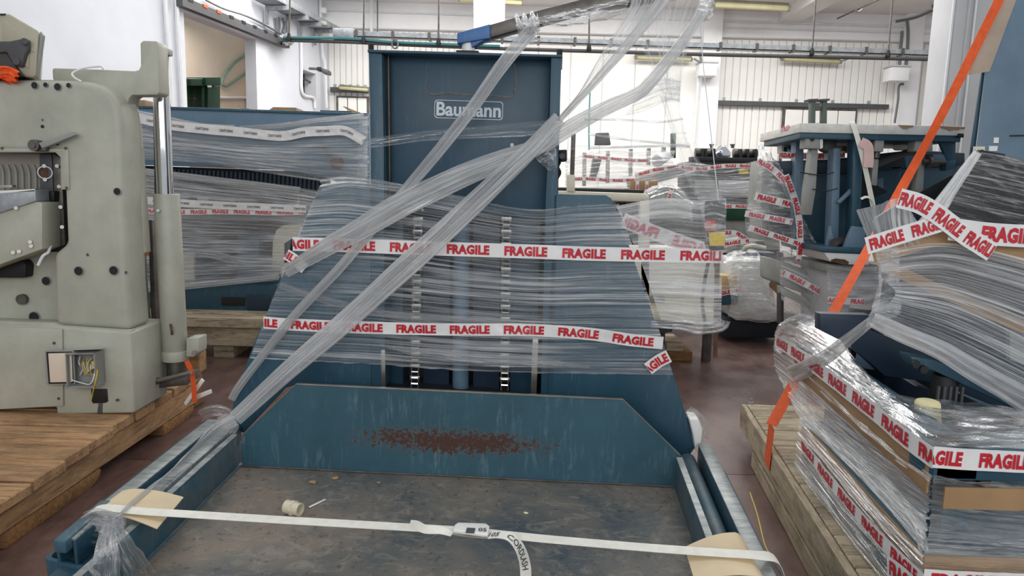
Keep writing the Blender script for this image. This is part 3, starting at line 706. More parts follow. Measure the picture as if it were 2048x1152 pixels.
def ragged(pts, wd, seed, off=.073, mat=None, name='glue_mark'):
    P = spl([Mp(x, y, off) for x, y in pts], 60); b = MB(); rows = [[], []]
    for i, p in enumerate(P):
        q = wd * (.6 + 1.3 * abs(nz(i * .21, seed, 1))); d = (P[min(i + 1, 59)] - P[max(0, i - 1)]).normalized(); s = d.cross(nM)
        rows[0].append(p + s * q - nM * .0008); rows[1].append(p - s * q * .5 - nM * .0008)
    b.grid(rows); return b.out(name, mat, lift, recalc=False)
M_glue = plain('old_glue', (88, 92, 92), .6, var=.3, vs_=40); M_gluel = plain('pale_glue_edge', (126, 122, 112), .6)
ragged([(850, 185), (872, 190), (890, 186), (940, 190), (980, 191), (1010, 194), (1024, 193), (1030, 180)], .006, 1, mat=M_glue)
ragged([(850, 189), (858, 190), (868, 187), (895, 190), (960, 191), (990, 195), (1012, 197), (1025, 196)], .0012, 2, .0722, M_gluel, 'glue_edge')
ragged([(852, 186), (851, 170), (855, 155), (853, 140), (856, 125)], .0012, 3, .0722, M_gluel, 'glue_edge')
ragged([(1028, 190), (1031, 160), (1028, 130), (1018, 124), (990, 122)], .003, 4, mat=M_glue)
ragged([(1030, 190), (1033, 160), (1029, 126)], .001, 5, .0722, M_gluel, 'glue_edge')
# side plates (wings)
lw = [(640, 372), (654, 366), (745, 366), (747, 775), (742, 778), (597, 768), (571, 776), (487, 866), (470, 862), (462, 848), (468, 792), (505, 696)]
mpart('side_plate', lw, .02, M_blue, .0)
rw = [(1108, 388), (1212, 390), (1222, 396), (1240, 440), (1346, 745), (1387, 880), (1390, 896), (1380, 910), (1362, 912), (1250, 804), (1238, 798), (1088, 790)]
mpart('side_plate', rw, .02, M_blue, .0)
b = MB(); pl_ = Mp.poly([(640, 372), (505, 696), (468, 792), (462, 848)], .02); b.prism(pl_ + [p + V((.012, 0, 0)) for p in pl_[::-1]], nM * .22); b.out('side_return', M_blue, lift)
b = MB(); pl_ = Mp.poly([(1222, 396), (1240, 440), (1346, 745), (1387, 880)], .02); b.prism(pl_ + [p - V((.012, 0, 0)) for p in pl_[::-1]], nM * .22); b.out('side_return', M_blue, lift)
mpart('plate_seam', [(740.6, 372), (742.2, 372), (744, 776), (742.4, 776)], .004, M_void, -.001, 0)
mpart('plate_seam', [(1109.5, 392), (1111, 392), (1096, 788), (1094.5, 788)], .004, M_void, -.001, 0)
mpart('stop_block', [(568, 487), (583, 477), (579, 510), (568, 527)], .05, M_greyd, .0, .004)
# inside of the mast: guide bars, columns, lift cylinder, roller chains
mpart('guide_bar', [(761, 700), (770, 700), (771, 775), (762, 775)], .02, M_steel, -.008, .002)
mpart('guide_bar', [(1065, 672), (1077, 673), (1073, 788), (1061, 787)], .02, M_steel, -.008, .002)
mpart('inner_column', [(774, 424), (806, 426), (806, 780), (776, 780)], .09, M_bluepanel, .12, .003)
mpart('inner_column', [(1020, 432), (1082, 436), (1072, 790), (1020, 786)], .09, M_bluepanel, .12, .003)
mpart('inner_sheet', [(846, 428), (900, 430), (898, 785), (846, 780)], .01, M_dkblue, .16, .002)
mpart('inner_sheet', [(946, 430), (1000, 432), (998, 785), (946, 782)], .01, M_dkblue, .16, .002)
b = MB(); a, c = Mp(923, 430, .14), Mp(921, 786, .14); b.cyl(a, c, .036, 20); b.out('lift_cylinder', M_bluelight, lift)
for cx0, cx1 in ((836, 829), (1013, 1009)):
    p0 = Mp(cx0, 432, .03); p1 = Mp(cx1, 782, .03); L_ = (p1 - p0).length; d_ = (p1 - p0).normalized()
    b = MB()
    for s_ in (-1, 1):
        x_ = tA * s_ * .0145; b.box(p0 + x_ - tA * .0025, d_ * L_, tA * .005, nM * .014)
    ch = b.out('lift_chain', M_dsteel, lift)
    nl = int(L_ / .026); src = None
    for i in range(nl):
        c = p0 + d_ * (i + .5) * .026
        if src is None:
            b = MB(); b.cyl(c - tA * .014 + nM * .003, c + tA * .014 + nM * .003, .0068, 8); src = b.out('roller', M_chrome, ch); s0 = src.location.copy()
            b = MB(); b.box(c - tA * .021 - d_ * .009 - nM * .002, tA * .042, d_ * .017, nM * .008); src2 = b.out('link_plate', M_steel, ch, bev=.002); s20 = src2.location.copy()
        else:
            o = src.copy(); COL.objects.link(o); o.location = s0 + d_ * .026 * i
            if i % 2 == 0: o = src2.copy(); COL.objects.link(o); o.location = s20 + d_ * .026 * i
# tray: back plate with cut corners, floor, inner walls, rails
bp = [(484, 934), (484, 872), (592, 770), (1246, 801), (1362, 914), (1360, 977)]
b = MB(); pts = [Mp(x, y, -.15) for x, y in bp]; ex = tA; cn = sum(pts, V()) / 6
ez_ = tC; ey_ = ez_.cross(ex).normalized()
Mx = Matrix((ex, ey_, ez_)).transposed().to_4x4(); Mx.translation = cn; Mi = Mx.inverted()
b.prism(pts, nM * .012)
for v in b.bm.verts: v.co = Mi @ v.co
bmesh.ops.recalc_face_normals(b.bm, faces=b.bm.faces); me = bpy.data.meshes.new('tray_back'); b.bm.to_mesh(me); me.materials.append(M_bplate)
o = bpy.data.objects.new('tray_back', me); COL.objects.link(o); o.matrix_world = Mx; WM[o] = Mx; o.parent = lift; o.matrix_parent_inverse = wm(lift).inverted()
# bright worn rim along the top edge of the back plate
b = MB(); rim = [(484, 872), (592, 770), (1246, 801), (1362, 914)]
for (xa, ya), (xb, yb) in zip(rim, rim[1:]):
    p, q = Mp(xa, ya, -.152), Mp(xb, yb, -.152); b.box(p, q - p, V((0, 0, .006)), nM * .016)
b.out('worn_rim', M_steel, lift, bev=.001, seg=1)
BF = -1.15
b = MB(); tbox(b, -.012, TW - .02, BF, 0, -.012, 0)
o = b.out('tray_floor', M_tray, lift)
b = MB(); P_ = spl([T(-.012 + i * (TW - .01) / 8, -.004 + .0015 * math.sin(i * 2.), .003) for i in range(9)], 60); b.tube(P_, lambda t: .0045 * (1 + .5 * nz(t * 40, 0, 0)), 6, 60); b.out('weld_bead', M_dsteel, lift)
b = MB(); b.tube([T(-.008, BF * i / 8, .003) for i in range(9)], lambda t: .006 * (1 + .5 * nz(t * 50, 3, 0)), 6, 80); b.out('weld_bead', M_bluew, lift)
def rail(name, a0, a1, c0, c1, mat, b0=BF, b1=.12, bev=.004, **k):
    b = MB(); tbox(b, a0, a1, b0, b1, c0, c1); return b.out(name, mat, lift, bev=bev, **k)
rail('inner_wall', -.03, -.011, -.012, .14, M_bluew, b1=-.004)
rail('inner_wall', TW - .022, TW - .004, -.012, .128, M_bluew, b1=-.004)
for a0, sg in ((-.03, 1), (TW - .022, 1)):
    b = MB(); tbox(b, a0 - .003, a0 + .022, BF, -.004, (.14 if a0 < 0 else .128), (.144 if a0 < 0 else .132)); b.out('wall_top_edge', M_rail, lift, bev=.001, seg=1)
rail('rail_bed', -.205, -.03, -.01, .05, M_blue, -.86)
rail('slide_bar', -.125, -.068, .05, .128, M_rail, -.62, .14, .012)
rail('slide_web', -.078, -.06, .05, .115, M_blue, -.62, .14, .003)
rail('outer_rail', -.16, -.148, .05, .135, M_blue, -.80, .14)
rail('outer_flange', -.205, -.148, .135, .143, M_rail, -.80, .14, .002)
rail('outer_skirt', -.215, -.203, -.1, .14, M_blue, -.80, .1)
# right-hand rail
rail('rail_bed', TW - .004, TW + .14, -.02, .04, M_blue)
b = MB(); b.cyl(T(TW + .045, BF, .06), T(TW + .045, .12, .06), .034, 18); b.out('round_rail', M_bluew, lift)
rail('outer_rail', TW + .085, TW + .13, .0, .132, M_blue)
rail('outer_flange', TW + .083, TW + .135, .132, .14, M_rail, b0=-1.1)
rail('outer_skirt', TW + .135, TW + .185, -.06, .05, M_grey, bev=.01)
rail('skirt_edge', TW + .185, TW + .2, -.17, .03, M_blue, bev=.004)
# front left: open pocket with the end of the square bar standing over it
b = MB()
pk = [tl(TP(.06)(x, y)) for x, y in ((83, 1117), (172, 1136), (262, 1052), (183, 1050))]
def pocket(c0, c1, th):
    ring = []
    q = [V((p.x, p.y, 0)) for p in pk]; cen = sum(q, V()) / 4
    out_ = []
    for i in range(4):
        a_, p_, n_ = q[i - 1], q[i], q[(i + 1) % 4]
        for k in range(5):
            t_ = k / 4; r1 = min(.03, (a_ - p_).length * .4)
            s_ = p_ + (a_ - p_).normalized() * r1; e_ = p_ + (n_ - p_).normalized() * r1
            out_.append(s_ * (1 - t_) ** 2 + p_ * 2 * t_ * (1 - t_) + e_ * t_ * t_)
    inn = [cen + (p - cen) * (1 - th / max(.02, (p - cen).length)) for p in out_]
    k = len(out_)
    vv = [[b.bm.verts.new(T(p.x, p.y, c)) for p in L_] for L_, c in ((out_, c0), (out_, c1), (inn, c1), (inn, c0))]
    for r in range(3):
        for i in range(k): b.bm.faces.new((vv[r][i], vv[r][(i + 1) % k], vv[r + 1][(i + 1) % k], vv[r + 1][i]))
    b.bm.faces.new(vv[3])
pocket(-.08, .06, .016); b.out('end_pocket', M_blue, lift, bev=.003)
f0 = TP(.15)(105, 1081); f1 = TP(.15)(133, 1081); g0 = TP(.15)(172, 1024)
l0, l1, l2 = tl(f0), tl(f1), tl(g0)
b = MB(); ax = (T(l2.x, l2.y, .15) - T(l0.x, l0.y, .15)); b.box(T(l0.x, l0.y, .108), T(l1.x, l1.y - .005, .15) - T(l0.x, l0.y, .15), ax * 1.5, tC * .042)
b.out('bar_end', M_bluew, lift, bev=.006)
b = MB(); tbox(b, -.33, -.14, -.86, -.5, -.1, -.08); b.out('pocket_floor', M_dkblue, lift)
# feet that carry the tray frame on the floor
for a_, b_ in ((-.12, .0), (-.12, -.55), (TW + .1, .0), (TW + .1, -.8), (.5, .02), (1.3, .02)):
    p = T(a_, b_, -.012); b = MB(); b.abox(p.x - .05, p.x + .05, p.y - .05, p.y + .05, 0, p.z); b.out('foot', M_blue, lift, bev=.004)
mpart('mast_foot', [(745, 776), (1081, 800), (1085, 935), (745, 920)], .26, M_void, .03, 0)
b = MB(); p = Mp(745, 900, .05); q = Mp(1081, 900, .05); b.abox(p.x, q.x, 2.95, 3.2, 0, .5); b.out('mast_base', M_dkblue, lift)
# motor box fixed behind the mast at right, small fittings
o_ = thing('valve_block', 'small black valve block fixed on the right edge of the mast', 'valve', Mp(1126, 318, .1))
b = MB(); b.prism(Mp.poly([(1116, 300), (1134, 299), (1134, 322), (1118, 324)], .1), nM * .06); b.out('body', M_black, o_, bev=.004)
b = MB(); b.cyl(Mp(1124, 312, .095), Mp(1124, 312, .06), .012, 12); b.out('knob', M_greyd, o_)
b = MB(); b.tube([Mp(1120, 324, .12), Mp(1116, 334, .12), Mp(1120, 345, .12), Mp(1115, 356, .12)], .006, 6); b.out('hose', M_black, o_)
# ---- jib arm on top
YA = Mp(940, 100, .1).y
jib = thing('jib_arm', 'grey square-tube arm in a blue bracket on a white post on top of the mast', 'arm', Mp(938, 108, .1))
b = MB(); b.prism(Mp.poly([(912, 100), (957, 101), (957, 106), (912, 105)], .04), nM * .12); b.out('base_plate', M_black, jib, bev=.002)
b = MB(); b.cyl(Mp(937, 104, .1), Mp(936, 82, .1), .026, 20); b.out('post', M_white, jib)
Ja = Mp.poly([(914, 66), (980, 48), (980, 76), (914, 87)], .06)
b = MB(); b.prism(Ja, nM * .09); b.out('bracket', M_bluebright, jib, bev=.003)
b = MB(); b.prism(Mp.poly([(942, 84), (984, 66), (984, 70), (944, 95)], .07), nM * .06); b.out('gusset', M_bluebright, jib, bev=.002)
je = Mp.poly([(978, 50), (1250, -22), (1430, -58), (1430, -34), (1250, 6), (978, 77)], .07)
je = Mp.poly([(978, 50), (1080, 20), (1180, -6), (1440, -52), (1440, -22), (1180, 20), (1085, 46), (978, 76)], .07)
b = MB(); b.prism(je, nM * .07); b.out('beam', M_dsteel, jib, bev=.004)
# control pendant hanging off the arm: drop bar, switch box, cable loop
pen = thing('control_pendant', 'wrapped control box with red button on a long steel drop bar', 'control box', Mp(1430, 713, -.01))
b = MB(); b.prism(Mp.poly([(1434, 405), (1443, 405), (1435, 715), (1428, 715)], 0), nM * .02); b.out('drop_bar', M_rust, pen, bev=.001)
b = MB(); b.prism(Mp.poly([(1411, 402), (1451, 399), (1449, 500), (1420, 502), (1411, 450)], -.03), nM * .09); b.out('switch_box', M_greyd, pen, bev=.005)
b = MB(); b.prism(Mp.poly([(1412, 440), (1432, 440), (1432, 462), (1414, 462)], -.05), nM * .02); b.out('stop_button', M_redp, pen, bev=.004)
b = MB(); b.prism(Mp.poly([(1418, 465), (1450, 463), (1449, 492), (1420, 492)], -.045), nM * .015); b.out('warning_plate', M_yellow, pen, bev=.002)
b = MB(); b.tube([Mp(1420, 505, 0), Mp(1408, 570, .01), Mp(1405, 610, .01), Mp(1412, 655, .01)], .007, 6); b.out('cable_loop', M_black, pen)
b = MB(); b.tube([Mp(1437, 402, .0), Mp(1420, 250, .05), Mp(1404, 100, .08), Mp(1400, -22, .1)], .0018, 6); b.out('hanger', M_wirew, pen)
# ================================================================ foreground bits on the tray
TPs = TP(.146)
def tray_sheet(name, pix, c, lab, fold=None, nu=14, nv=10, bend=None):
    (x0, y0), (x1, y1), (x2, y2), (x3, y3) = pix
    P = TP(c)
    rows = []
    for j in range(nv):
        r = []
        for i in range(nu):
            u, v = i / (nu - 1), j / (nv - 1)
            a = P(x0, y0).lerp(P(x1, y1), u); d = P(x3, y3).lerp(P(x2, y2), u); p = a.lerp(d, v)
            if bend: p = p + bend(u, v)
            r.append(p)
        rows.append(r)
    b = MB(); b.grid(rows); r2 = [[p - tC * .003 for p in r] for r in rows]; b.grid(r2)
    edge = [rows[0], rows[-1], [r[0] for r in rows], [r[-1] for r in rows]]
    for e in edge: b.grid([e, [p - tC * .003 for p in e]])
    return b.out(name, M_card, None, label=lab, cat='cardboard', weld=True, ang=50)
tray_sheet('edge_protector', [(240, 978), (367, 994), (314, 1057), (180, 1022)], .15, 'cream cardboard sheet under the strap on the left rail', bend=lambda u, v: tC * (.012 * math.sin(u * 3.14) - .05 * max(0, .22 - u) * 4 * (.22 - u)))
tray_sheet('edge_protector', [(1369, 1094), (1500, 1066), (1552, 1160), (1390, 1164)], .155, 'tan cardboard sheet bent over the right rail under the strap', nu=22, bend=lambda u, v: tC * (.02 * math.sin(u * 3.14) - .24 * max(0, u - .78) ** 1.2) + tA * (-.02 * max(0, u - .8)))
# white lashing strap across the tray
S = [T(-.23, -.66, -.02), T(-.222, -.655, .08), TP(.162)(190, 1018), TP(.168)(300, 1024), TP(.165)(560, 1040), TP(.162)(800, 1054), TP(.165)(940, 1063), TP(.165)(1100, 1079), TP(.165)(1300, 1096), TP(.182)(1440, 1106), TP(.178)(1512, 1111), T(TW + .165, -.70, .13), T(TW + .2, -.71, .02)]
ls = thing('lashing_strap', 'white woven lashing strap tightened across the tray with a buckle', 'strap', T(.9, -.6, 0))
def ribbon(pts, w_, side, mat, name, parent, n=80, th=.0015, prt=None):
    P = spl(pts, n); b = MB(); rows = [[], []]
    fr = []
    for i, p in enumerate(P):
        d = (P[min(i + 1, n - 1)] - P[max(0, i - 1)]).normalized(); sd = V(side(i / (n - 1)) if callable(side) else side); sd = (sd - d * sd.dot(d)).normalized()
        rows[0].append(p - sd * w_ / 2); rows[1].append(p + sd * w_ / 2); fr.append((p, d, sd))
    b.grid(rows); nn = [f[1].cross(f[2]) * th for f in fr]
    low = [[p + q for p, q in zip(r, nn)] for r in rows]; b.grid(low[::-1]); b.grid([rows[0], low[0]]); b.grid([rows[1], low[1]])
    return b.out(name, mat, parent, ang=60), fr
ribbon(S, .042, tD, M_strap, 'webbing', ls, 120)
bk = TP(.175)
b = MB(); b.prism([bk(906, 1067), bk(909, 1056), bk(916, 1051), bk(972, 1053), bk(979, 1058), bk(976, 1075), bk(966, 1075)], tC * .012); b.out('buckle', M_white, ls, bev=.004, seg=3)
b = MB(); b.prism([TP(.189)(x, y) for x, y in ((934, 1056), (951, 1057), (948, 1067), (931, 1066))], tC * .0015); b.out('buckle_slot', M_greyd, ls)
b = MB(); b.tube([bk(905, 1069), bk(930, 1073), bk(976, 1077)], .003, 6); b.out('buckle_wire', M_steel, ls)
at = text_at(TP(.189)(956, 1063), tA, tD); letters('05', at, .02, M_dink, 'lettering', ls)
ribbon([TP(.17)(905, 1068), TP(.175)(880, 1060), TP(.185)(850, 1058), TP(.2)(833, 1050), TP(.205)(820, 1048)], .026, lambda t: tD * (1 - t) + tC * t * 1.3, M_strap, 'short_tail', ls, 30)
tail, fr = ribbon([TP(.175)(977, 1071), TP(.19)(1000, 1070), TP(.19)(1022, 1076), TP(.15)(1040, 1098), TP(.08)(1050, 1130), TP(.02)(1052, 1165)], .034, lambda t: tD * (1 - t) + (tA + tC * .4) * t, M_strap, 'long_tail', ls, 60)
def on_tail(s, y):
    L_ = 0
    for i in range(len(fr) - 1):
        dl = (fr[i + 1][0] - fr[i][0]).length
        if L_ + dl >= s: break
        L_ += dl
    p, d, sd = fr[i]; nn = d.cross(sd)
    if nn.dot(C0 - p) < 0: nn = -nn
    return p + d * (s - L_) - sd * y + nn * .003
letters('105   CORDLASH', lambda x, y: on_tail(x, .010 - y), .019, M_dink, 'lettering', ls, .22, .01, x0=.004)
# loose bits lying on the tray floor
pf = TP(.02)
fit = thing('pipe_fitting', 'yellowed plastic threaded pipe fitting lying on the tray floor', 'fitting', T(.38, -.3, 0))
c = TP(.024)(586, 1016); ax = (tA * .93 - tD * .30).normalized()
b = MB(); b.tubep(c - ax * .03, c - ax * .001, .0245, .019, 24); b.out('socket', M_pvc, fit)
b = MB(); b.tubep(c + ax * .006, c + ax * .032, .0235, .019, 24); b.out('thread', M_pvc, fit)
b = MB(); b.tubep(c - ax * .002, c + ax * .006, .0285, .02, 8); b.out('collar', M_pvc, fit)
p, q = TP(.002)(618, 1015), TP(.002)(651, 999)
b = MB(); s_ = tC.cross(q - p).normalized() * .005; b.box(p - s_, q - p, s_ * 2, tC * .002)
tie = b.out('cable_tie', M_white, None, bev=.001, label='short white plastic strip lying on the tray floor beside the pipe fitting', cat='strip')
for k, (x, y, r, lab) in enumerate(((626, 964, .012, 'left brown crumb on the tray floor'), (671, 956, .012, 'right brown crumb of two on the tray floor'), (757, 965, .006, 'small pale splinter on the tray floor'), (1052, 1026, .007, 'white pebble on the tray floor right of the middle'))):
    c = TP(r * .45)(x, y); b = MB(); b.sphere(c, r, 9, 6, (1.3, .9, .6))
    for v in b.bm.verts: v.co += (v.co - c) * .5 * nz(v.co.x * 90, v.co.y * 90, k)
    b.out('crumb', M_pvc if k == 3 else M_cardb, None, label=lab, cat='debris')
# ================================================================ wrap and tape round the pile lift
ML = -.012
film_obj('stretch_film', [Mp.poly([(640, 370), (700, 364), (745, 368), (830, 378), (940, 398), (1060, 418), (1150, 412), (1238, 408)], ML), Mp.poly([(566, 545), (750, 545), (900, 552), (1100, 560), (1290, 570)], ML), Mp.poly([(500, 716), (600, 722), (740, 728), (900, 740), (1060, 746), (1200, 748), (1346, 750)], ML)], M_filmA, 90, 110, .0035, 60, 2.5, 1, edge=.006,
    label='streaky stretch film wrapped around the side plates and mast of the pile lift', cat='stretch film')
# crumpled top edge and the gathered pleat in the middle
film_rope('film_hem', Mp.poly([(642, 371), (690, 364), (740, 367), (800, 376), (860, 388), (930, 398)], ML - .004), lambda t: .05 - .03 * t, M_filmK, 60, 3, .5, seed=3, label='crumpled upper hem of the film along the left side plate', cat='stretch film')
film_rope('film_hem', Mp.poly([(760, 690), (820, 702), (870, 708), (950, 716), (1050, 722), (1180, 735)], ML - .004), lambda t: .055 * math.sin(max(.12, min(3., t * 3.14))) + .006, M_filmK, 60, 4, .4, seed=5, label='gathered bright pleat of film low across the mast', cat='stretch film')
film_rope('film_hem', Mp.poly([(560, 570), (650, 600), (760, 626), (900, 640), (1040, 648)], ML - .004), .03, M_filmA, 60, 3, .3, seed=8, label='loose pleat of film across the left side plate', cat='stretch film')
# bridge from the right side plate to the pendant
Y2 = .02
film_obj('stretch_film', [Mp.poly([(1232, 412), (1330, 396), (1400, 402), (1452, 398)], -.02), Mp.poly([(1280, 520), (1400, 522), (1445, 520)], -.02), Mp.poly([(1322, 640), (1380, 648), (1442, 652)], -.02)], M_filmW, 60, 70, .004, 34, 2, 2, label='clear film stretched from the right side plate to the hanging control box', cat='stretch film')
film_rope('film_hem', Mp.poly([(1302, 648), (1360, 650), (1400, 656), (1440, 650), (1446, 640)], -.03), lambda t: .03 + .03 * t, M_filmK, 40, 3, .6, seed=9, label='bunched lower edge of the film under the control box bar', cat='stretch film')
film_obj('stretch_film', [Mp.poly([(1395, 396), (1425, 388), (1453, 397)], -.05), Mp.poly([(1408, 450), (1430, 450), (1452, 450)], -.06), Mp.poly([(1418, 520), (1434, 528), (1446, 520)], -.05)], M_filmK, 30, 40, .006, 14, 3, 3, label='crumpled film bag around the hanging control box', cat='stretch film')
# fragile tapes on the machine
Mt = lambda pts, off=-.024: Mp.poly(pts, off)
tape('long fragile tape across the film at mid height of the pile lift', Mt([(585, 488), (700, 491), (900, 498), (1060, 503), (1200, 508), (1443, 512)]), .057, M_tape, M_red, pitch=.2345, start=-.062)
tape('lower fragile tape across the film under the mast chains', Mt([(527, 645), (600, 650), (760, 656), (900, 659), (1060, 660), (1180, 668), (1262, 680), (1326, 686)]), .052, M_tape, M_red, pitch=.2235, start=-.105, wrinkle=.003)
tape('short torn end of fragile tape on the left edge of the left side plate', Mt([(572, 508), (590, 520), (610, 538)], -.03), .046, M_tape, M_red, start=-.09, ups=[V((.6, 0, .6))] * 2, pitch=.2)
tape('short torn end of fragile tape on the right edge of the right side plate', Mt([(1296, 738), (1318, 722), (1338, 712)], -.026), .055, M_tape, M_red, start=-.055, ups=[V((-.4, 0, .8))] * 2, pitch=.2)
tape('mirrored fragile tape seen from behind through the film beside the control box', Mp.poly([(1245, 440), (1300, 462), (1360, 484), (1428, 506)], .3), .066, M_tape, M_reddull, pitch=.27, start=-.03, mirror=True, wrinkle=.004)
# ---- film strands slung over the machine
def F(x, y, off): return Mp(x, y, off)
A_ = [F(1072, 50, .05), F(1052, 72, .0), F(1000, 136, -.06), F(940, 222, -.06), F(850, 335, -.06), F(760, 440, -.06), F(680, 535, -.07), F(590, 630, -.06), F(530, 705, -.05), F(480, 770, -.05), F(462, 800, -.02)]
film_rope('film_strand', A_, lambda t: .052 - .02 * t, M_filmR, 120, 3, .25, seed=11, label='narrow film strand running from the arm straight down to the left side plate', cat='stretch film')
B_ = [F(1120, 236, -.05), F(1060, 300, -.1), F(960, 395, -.1), F(860, 490, -.1), F(760, 580, -.1), F(660, 670, -.12), F(560, 755, -.16), F(470, 838, -.2)]
film_rope('film_strand', B_, lambda t: .06 + .03 * math.sin(t * 3.1), M_filmR, 120, 4, .3, seed=12, label='broad bright film strand from mast edge to foot of left side plate', cat='stretch film')
kn = TP(.2)(236, 1033)
B2 = [B_[-1], TP(.20)(430, 860), TP(.16)(360, 925), TP(.165)(300, 976), TP(.175)(262, 1008), kn]
film_rope('film_strand', B2, lambda t: .045 * (1 - t) + .008, M_filmR, 80, 3, .3, twist=.5, seed=13, label='film strand tapering along the left rail to the knot', cat='stretch film')
C_ = [F(1118, 240, -.04), F(1085, 288, -.08), F(1000, 322, -.09), F(900, 362, -.09), F(800, 412, -.09), F(720, 458, -.08), F(640, 502, -.06), F(570, 545, -.03)]
film_rope('film_strand', C_, lambda t: .045 + .05 * math.sin(t * 3.1), M_filmR, 120, 5, .25, seed=14, label='fanned film strand from the mast edge to the left end of the long tape', cat='stretch film')
# clear band of film round the mast and on to the hanging curtain
film_obj('film_band', [[F(740, 276, -.02), F(850, 262, -.03), F(960, 252, -.04), F(1050, 244, -.05), F(1120, 238, -.06)], [F(742, 290, -.02), F(880, 272, -.03), F(1010, 262, -.04), F(1120, 258, -.06)], [F(742, 297, -.02), F(850, 282, -.03), F(960, 276, -.04), F(1050, 273, -.05), F(1105, 268, -.06)]], M_filmB, 50, 26, .004, 5, 3, 4, label='clear twisted band of film across the upper mast', cat='stretch film')
film_obj('film_band', [[F(1110, 240, -.06), F(1200, 238, -.06), F(1300, 243, -.06), F(1370, 238, -.06)], [F(1110, 268, -.06), F(1250, 262, -.06), F(1372, 262, -.06)], [F(1118, 300, -.05), F(1260, 296, -.06), F(1382, 292, -.06)]], M_filmB, 50, 26, .004, 6, 3, 5, label='clear band of film from the mast to the hanging curtain', cat='stretch film')
for k, pts in enumerate(([(1168, 238), (1250, 240), (1320, 244), (1366, 238)], [(1175, 268), (1260, 280), (1320, 286), (1380, 293)], [(1180, 296), (1260, 294), (1330, 293), (1380, 294)])):
    film_rope('film_fold', [F(x, y, -.065) for x, y in pts], .009, M_filmK, 40, 1, .5, seed=20 + k, label=('upper', 'slanting middle', 'lower')[k] + ' bright fold of film right of the mast', cat='stretch film')
film_obj('film_scrap', [[F(1066, 310, -.03), F(1090, 296, -.04), F(1112, 292, -.04)], [F(1080, 326, -.05), F(1100, 328, -.06), F(1114, 330, -.05)], [F(1098, 340, -.03), F(1106, 342, -.03), F(1112, 340, -.03)]], M_filmK, 24, 24, .008, 5, 4, 6, label='torn film flap on the right edge of the mast', cat='stretch film')
# ---- the film curtain hanging off the arm
film_obj('film_curtain', [[F(1052, 42, .03), F(1100, 30, .03), F(1180, 12, .03), F(1262, -4, .03)], [F(1075, 46, .02), F(1130, 46, .0), F(1190, 36, .0), F(1250, 20, .02)], [F(1090, 52, .02), F(1140, 52, .02), F(1190, 44, .02), F(1240, 30, .03)]], M_filmK, 60, 30, .01, 8, 4, 7, label='crumpled film sagging under the arm', cat='stretch film')
film_obj('film_curtain', [[F(1255, -20, .05), F(1258, 15, .03), F(1200, 110, -.02), F(1160, 180, -.04), F(1112, 240, -.05)], [F(1300, -20, .04), F(1280, 30, .0), F(1220, 110, -.04), F(1170, 180, -.05), F(1114, 242, -.05)], [F(1350, -20, .04), F(1318, 20, .0), F(1240, 110, -.04), F(1180, 180, -.05), F(1116, 243, -.05)]], M_filmC, 80, 60, .008, 16, 1.5, 8, label='fan of film gathered from the arm down to the edge of the mast', cat='stretch film')
film_rope('film_strand', [F(1340, -20, .03), F(1315, 15, -.02), F(1250, 95, -.05), F(1180, 175, -.06), F(1118, 242, -.05)], lambda t: .05 - .03 * t, M_filmR, 60, 2, .4, seed=15, label='thick film strand along the right edge of the fan below the arm', cat='stretch film')
film_obj('film_curtain', [[F(1262, -20, .05), F(1268, 40, .02), F(1290, 110, .0), F(1310, 160, .0), F(1330, 200, .0)], [F(1320, -20, .05), F(1320, 60, .02), F(1330, 120, .0), F(1340, 160, .0), F(1348, 200, .0)], [F(1425, -20, .05), F(1400, 30, .02), F(1375, 100, .0), F(1364, 160, .0), F(1360, 205, .0)]], M_filmC, 70, 70, .010, 20, 2, 9, label='tall film curtain hanging from the end of the arm', cat='stretch film')
film_obj('film_curtain', [[F(1318, 190, .0), F(1330, 230, .0), F(1352, 300, -.01), F(1375, 370, -.02), F(1400, 402, -.04)], [F(1340, 195, .0), F(1352, 240, .0), F(1372, 300, -.01), F(1395, 350, -.02), F(1425, 398, -.04)], [F(1362, 200, .0), F(1368, 250, .0), F(1385, 300, -.01), F(1420, 350, -.02), F(1448, 398, -.04)]], M_filmC, 70, 40, .006, 16, 1.5, 10, label='narrow lower film curtain running down to the control box', cat='stretch film')
film_rope('film_strand', [F(1418, -10, .04), F(1395, 40, -.02), F(1345, 110, -.04), F(1300, 165, -.05), F(1272, 188, -.06), F(1200, 222, -.06), F(1130, 262, -.06), F(1085, 290, -.07)], lambda t: .035 + .03 * t, M_filmR, 90, 3, .3, seed=16, label='bent film strand from the arm end sweeping back to the mast edge', cat='stretch film')
film_obj('film_curtain', [[F(1272, 184, -.04), F(1300, 160, -.03), F(1330, 155, -.02), F(1362, 160, -.01)], [F(1275, 192, -.04), F(1310, 185, -.03), F(1340, 190, -.02), F(1360, 195, -.01)], [F(1250, 232, -.04), F(1290, 222, -.03), F(1330, 205, -.02), F(1360, 205, -.01)]], M_filmC, 40, 30, .008, 10, 3, 11, label='brownish folded film bridge across the hanging curtain', cat='stretch film')
film_obj('film_curtain', [[F(1400, -20, .02), F(1425, -18, .02), F(1432, -15, .04)], [F(1395, 20, .0), F(1412, 25, -.02), F(1428, 20, .03)], [F(1392, 44, .02), F(1410, 42, .0), F(1426, 36, .03)]], M_filmK, 20, 24, .01, 6, 3, 12, label='crumpled film bundled round the end of the arm', cat='stretch film')
film_rope('film_knot', [F(1052, 30, .05), F(1056, 50, -.02), F(1060, 66, .0), F(1072, 60, .06)], .09, M_filmK, 40, 3, .6, seed=17, label='film wound tightly around the grey arm', cat='stretch film')
